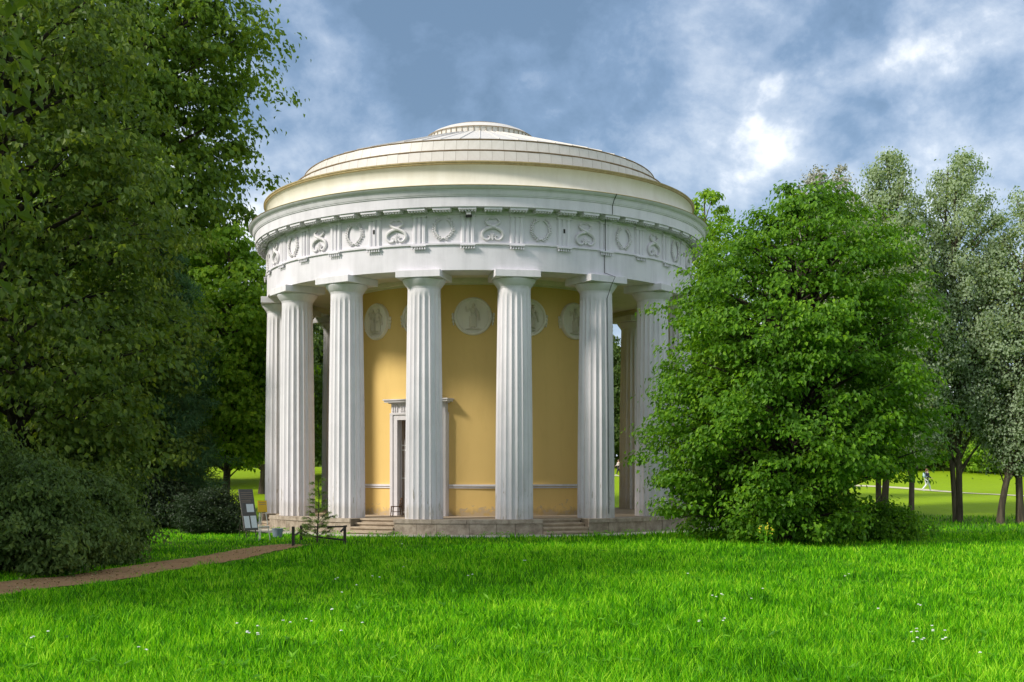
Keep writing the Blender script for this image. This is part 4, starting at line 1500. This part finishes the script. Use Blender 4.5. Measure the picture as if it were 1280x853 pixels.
# broad leaves (dandelion, plantain) in rosettes
rs_ = np.random.RandomState(9)
n = 260
y = 13.5 + 22 * rs_.rand(n) ** 1.5
x = rs_.uniform(-1, 1, n) * (y * .43)
cx_ = np.repeat(x, 7)
cy_ = np.repeat(y, 7)
k = len(cx_)
az = rs_.uniform(0, 2 * PI, k)
keep = (path_dist(cx_, cy_) > .3) & (np.hypot(cx_ - TX, cy_ - TY) > 11.6)
d = np.stack([np.cos(az), np.sin(az), rs_.uniform(.9, 2.6, k)], -1)
d /= np.linalg.norm(d, axis=1)[:, None]
sz = rs_.uniform(.09, .22, k)
pos = np.stack([cx_, cy_, terr(cx_, cy_) + .05], -1) + d * (sz * .5)[:, None]
nr = np.stack([-d[:, 0] * .6, -d[:, 1] * .6, np.full(k, .8)], -1) + rs_.normal(size=(k, 3)) * .25
V, F = leaf_arrays(pos[keep], nr[keep], d[keep], sz[keep], .26, .04)
tag(link('lawn_weeds', npmesh('lawn_weeds', V, F, M['weed'])), 'broad leaved weeds scattered in the long grass', None, None, 'stuff')

# weeds in the joint along the podium foot
n = 2600
th = rs_.uniform(-75, 75, n)
cl_n = np.sin(th * .55) + np.sin(th * .23 + 1) + np.sin(th * 1.3)
keep = cl_n > .35
th = np.radians(th[keep]) + TROT
r = rs_.uniform(9.97, 10.35, len(th)) + (np.abs(np.degrees(th) + 25) < 7) * .35
pos = np.stack([TX + r * np.sin(th), TY - r * np.cos(th), rs_.rand(len(th)) ** 1.6 * .15 + .02], -1)
V, F = leaf_arrays(pos, rs_.normal(size=pos.shape) + np.array([0, -.3, 1]), rs_.normal(size=pos.shape) + np.array([0, 0, .8]), rs_.uniform(.04, .10, len(th)), .5)
tag(link('podium_weeds', npmesh('podium_weeds', V, F, M['weed'])), 'small green weeds growing along the podium foot', None, None, 'stuff')

# fallen leaves on the path
rs_ = np.random.RandomState(31)
ii = rs_.randint(0, len(PATH_C), 700)
pp = PATH_C[ii] + rs_.normal(size=(700, 2)) * .55
pp = pp[pp[:, 1] > 18]
pos = np.stack([pp[:, 0], pp[:, 1], terr(pp[:, 0], pp[:, 1]) + .035], -1)
V, F = leaf_arrays(pos, rs_.normal(size=pos.shape) * .25 + np.array([0, 0, 1]), rs_.normal(size=pos.shape), rs_.uniform(.04, .09, len(pos)), .7)
tag(link('fallen_leaves', npmesh('fallen_leaves', V, F, M['litter'])), 'dry fallen leaves lying on the earth path', None, None, 'stuff')

# white yarrow heads in the lawn
fl_px = [(505, 711), (462, 726), (470, 728), (300, 786), (306, 792), (312, 788), (320, 786), (316, 797), (384, 777), (350, 778), (365, 783), (412, 764), (453, 781), (428, 792), (890, 745), (903, 743), (936, 746), (948, 736),
         (876, 773), (900, 773), (1132, 783), (1148, 781), (1150, 790), (1162, 780), (1168, 787), (1177, 795), (1155, 797), (1143, 796), (1145, 758), (1099, 763), (1172, 781), (500, 680), (655, 706), (60, 792), (40, 798),
         (430, 742), (445, 737), (420, 728), (585, 722), (592, 719), (1060, 720), (860, 722), (1220, 815), (180, 812)]
st, hd = MB(), MB()
rr = random.Random(4)
for px, py in fl_px:
    dd = FPX * (ZC - .24) / (py - HOR)
    x0, y0 = WX(px, dd), dd
    z0 = tz(x0, y0)
    for q_ in range(rr.choice((1, 1, 2))):
        x, y = x0 + rr.uniform(-.06, .06), y0 + rr.uniform(-.1, .1)
        h = rr.uniform(.22, .30)
        st.tube([(x, y, z0), (x + .01, y, z0 + h)], .003, 4, cap=False)
        for j in range(6):
            g = 2 * PI * j / 6 + rr.random()
            hd.ell((x + .01 + .013 * math.cos(g), y + .013 * math.sin(g), z0 + h + rr.uniform(-.003, .006)), (.009, .009, .005), 6, 3)
        hd.ell((x + .01, y, z0 + h + .004), (.010, .010, .006), 6, 3)
fo = tag(hd.obj('white_flowers', M['petal']), 'small white flower heads dotted over the lawn', None, None, 'stuff')
tag(st.obj('flower_stems', M['weed']), 'thin green stems of the small white flowers', None, None, 'stuff')

# tall yellow weed before the big green tree
wx, wd_ = WX(951, 38.2), 38.2
W = empty('yellow_weed', (wx, wd_, tz(wx, wd_)), 0, 'tall yellow flowering weed in front of the big green tree', 'weed plant')
ms, ml, mf = MB(), [], MB()
rr = random.Random(6)
for s in range(5):
    bx_, by_ = rr.uniform(-.25, .25), rr.uniform(-.1, .1)
    h = rr.uniform(.55, .95)
    ms.tube([(bx_, by_, 0), (bx_ * 1.15, by_, h * .6), (bx_ * 1.3, by_, h)], [.008, .006, .003], 5)
    for j in range(16):
        t = rr.uniform(.1, .9)
        ml.append((bx_ * (1 + .3 * t), by_, h * t))
    for j in range(8):
        mf.ell((bx_ * 1.3 + rr.uniform(-.05, .05), by_ + rr.uniform(-.05, .05), h - rr.uniform(0, .22)), (.018, .018, .022), 6, 4)
ms.obj('stem', M['weed'], W)
ml = np.array(ml)
rs_ = np.random.RandomState(2)
d = rs_.normal(size=ml.shape)
d[:, 2] = np.abs(d[:, 2]) * .4
V, F = leaf_arrays(ml + d * .05, rs_.normal(size=ml.shape) * .4 + np.array([0, 0, 1]), d, rs_.uniform(.09, .16, len(ml)), .4)
link('leaves', npmesh('leaves', V, F, M['weed']), W)
mf.obj('flowers', M['ypetal'], W)


# ------------------------------------------------------------------ people on the far lawn
def skin_mesh(name, verts, edges, radii, mat, lvl=1):
    me = bpy.data.meshes.new(name)
    me.from_pydata(verts, edges, [])
    o = bpy.data.objects.new(name, me)
    COL.objects.link(o)
    m1 = o.modifiers.new('skin', 'SKIN')
    m1.use_smooth_shade = True
    for i, r_ in enumerate(radii):
        r_ = r_ if isinstance(r_, tuple) else (r_, r_)
        me.skin_vertices[0].data[i].radius = r_
    me.skin_vertices[0].data[0].use_root = True
    m2 = o.modifiers.new('sub', 'SUBSURF')
    m2.levels = m2.render_levels = lvl
    dg = bpy.context.evaluated_depsgraph_get()
    me2 = bpy.data.meshes.new_from_object(o.evaluated_get(dg))
    bpy.data.objects.remove(o)
    me2.materials.clear()
    me2.materials.append(mat)
    me2.name = name
    return me2


def flatmat(name, c, rough=.7):
    return surf_mat(name, c, tuple(x * .7 for x in c), 9, .5, rough)


def person(label, X, D, rz, scale, top, legs, hairc, bag, seat=False):
    skin = flatmat('skin_tone', (.55, .34, .25))
    mt, ml_, mh = flatmat('cloth_top', top), flatmat('cloth_trousers', legs), flatmat('hair', hairc)
    ms_ = flatmat('shoe', (.75, .75, .75))
    root = empty('person', (X, D, tz(X, D)), rz, label, 'person')
    # local: faces +X; stride along X
    v = [(0, 0, .94), (.01, 0, 1.10), (.02, 0, 1.28), (.025, 0, 1.40), (.035, 0, 1.49), (.05, 0, 1.56), (.055, 0, 1.66),
         (.02, .17, 1.39), (-.10, .20, 1.13), (.02, .21, .90), (.05, .21, .82),
         (.02, -.17, 1.39), (.10, -.20, 1.14), (.28, -.20, 1.02), (.35, -.19, 1.0),
         (.02, .09, .90), (.20, .10, .52), (.30, .10, .09), (.42, .10, .045),
         (-.02, -.09, .90), (-.06, -.10, .50), (-.36, -.10, .16), (-.27, -.10, .05)]
    e = [(0, 1), (1, 2), (2, 3), (3, 4), (4, 5), (5, 6), (3, 7), (7, 8), (8, 9), (9, 10), (3, 11), (11, 12), (12, 13), (13, 14), (0, 15), (15, 16), (16, 17), (17, 18), (0, 19), (19, 20), (20, 21), (21, 22)]
    r = [(.11, .14), (.10, .125), (.105, .15), (.09, .13), .052, .085, .082, .055, .042, .030, .034, .055, .042, .030, .034, .085, .055, .038, .035, .085, .055, .038, .035]
    body = skin_mesh('body', v, e, r, skin)
    bm = bmesh.new()
    bm.from_mesh(body)
    mb_ = MB()
    for hx, hy, hz, dx, dz_ in ((.055, .21, .80, .02, -.09), (.36, -.19, 1.0, .09, -.02)):
        for k in range(4):
            yy = hy + (k - 1.5) * .018
            L = (.85, 1.0, .95, .75)[k]
            mb_.tube([(hx, yy, hz), (hx + dx * .5 * L, yy, hz + dz_ * .5 * L), (hx + dx * L + .012, yy, hz + dz_ * L)], [.009, .0085, .007], 6)
        mb_.tube([(hx, hy - .03, hz + .02), (hx + .02 + dx * .3, hy - .045, hz + dz_ * .3)], [.010, .008], 6)
    mb_.ell((.135, 0, 1.60), (.02, .014, .022), 6, 4)
    for s in (-1, 1): mb_.ell((.06, s * .083, 1.60), (.018, .012, .03), 6, 4)
    tm = mb_.mesh('t', skin)
    bm.from_mesh(tm)
    bm.to_mesh(body)
    bm.free()
    link('body', body, root)
    g = lambda ids, up_=1.22: ([v[i] for i in ids], [tuple((a_ * up_ + .012) for a_ in (r[i] if isinstance(r[i], tuple) else (r[i], r[i]))) for i in ids])
    vv, rr_ = g([0, 1, 2, 3, 7, 8, 9, 11, 12, 13])
    link('jacket', skin_mesh('jacket', vv, [(0, 1), (1, 2), (2, 3), (3, 4), (4, 5), (5, 6), (3, 7), (7, 8), (8, 9)], rr_, mt), root)
    vv, rr_ = g([0, 15, 16, 17, 19, 20, 21], 1.3)
    link('trousers', skin_mesh('trousers', vv, [(0, 1), (1, 2), (2, 3), (0, 4), (4, 5), (5, 6)], rr_, ml_), root)
    for (x0, y0, z0), (x1, y1, z1) in (((.27, .10, .05), (.47, .10, .05)), ((-.36, -.10, .10), (-.22, -.10, .035))):
        mb_ = MB()
        mb_.tube([(x0 - .02, y0, z0 + .01), (x0 + .05, y0, z0 + .01), (x1, y1, z1)], [.05, .055, .035], 8, .8)
        mb_.obj('shoe', ms_, root, smooth=60)
    mb_ = MB()
    mb_.ell((.015, 0, 1.645), (.115, .105, .115), 12, 8)
    mb_.ell((-.075, 0, 1.52), (.05, .075, .15), 10, 6)
    mb_.obj('hair', mh, root, smooth=60)
    mb_ = MB()
    for s in (-1, 1): mb_.ell((.142, s * .035, 1.625), (.006, .012, .007), 6, 4)
    mb_.obj('eyes', M['dark'], root)
    mb_ = MB()
    mb_.ell((.138, 0, 1.55), (.006, .024, .007), 6, 4)
    mb_.obj('mouth', M['wood_red'], root)
    if bag:
        mb_ = MB()
        mb_.ell((-.19, 0, 1.25), (.11, .16, .22), 12, 8)
        bg_ = mb_.obj('backpack', flatmat('backpack_cloth', bag), root, smooth=60)
        mb_ = MB()
        for s in (-1, 1): mb_.tube([(-.15, s * .10, 1.44), (.0, s * .11, 1.50), (.13, s * .11, 1.36), (.10, s * .13, 1.18), (-.12, s * .13, 1.10)], .014, 5)
        mb_.obj('strap', flatmat('strap_cloth', bag), bg_)
    root.scale = (scale,) * 3
    return root


pd_ = 91.5
person('person in dark jacket and white trousers with pale backpack walking along the far path', WX(1158.5, pd_), pd_, R(-4), .98, (.02, .02, .05), (.74, .74, .80), (.16, .08, .04), (.42, .58, .66))
person('person in pale shirt and dark trousers seen far off beside the shaded right column', WX(773.5, 113), 113, R(200), .84, (.72, .62, .60), (.03, .03, .035), (.08, .05, .04), None)
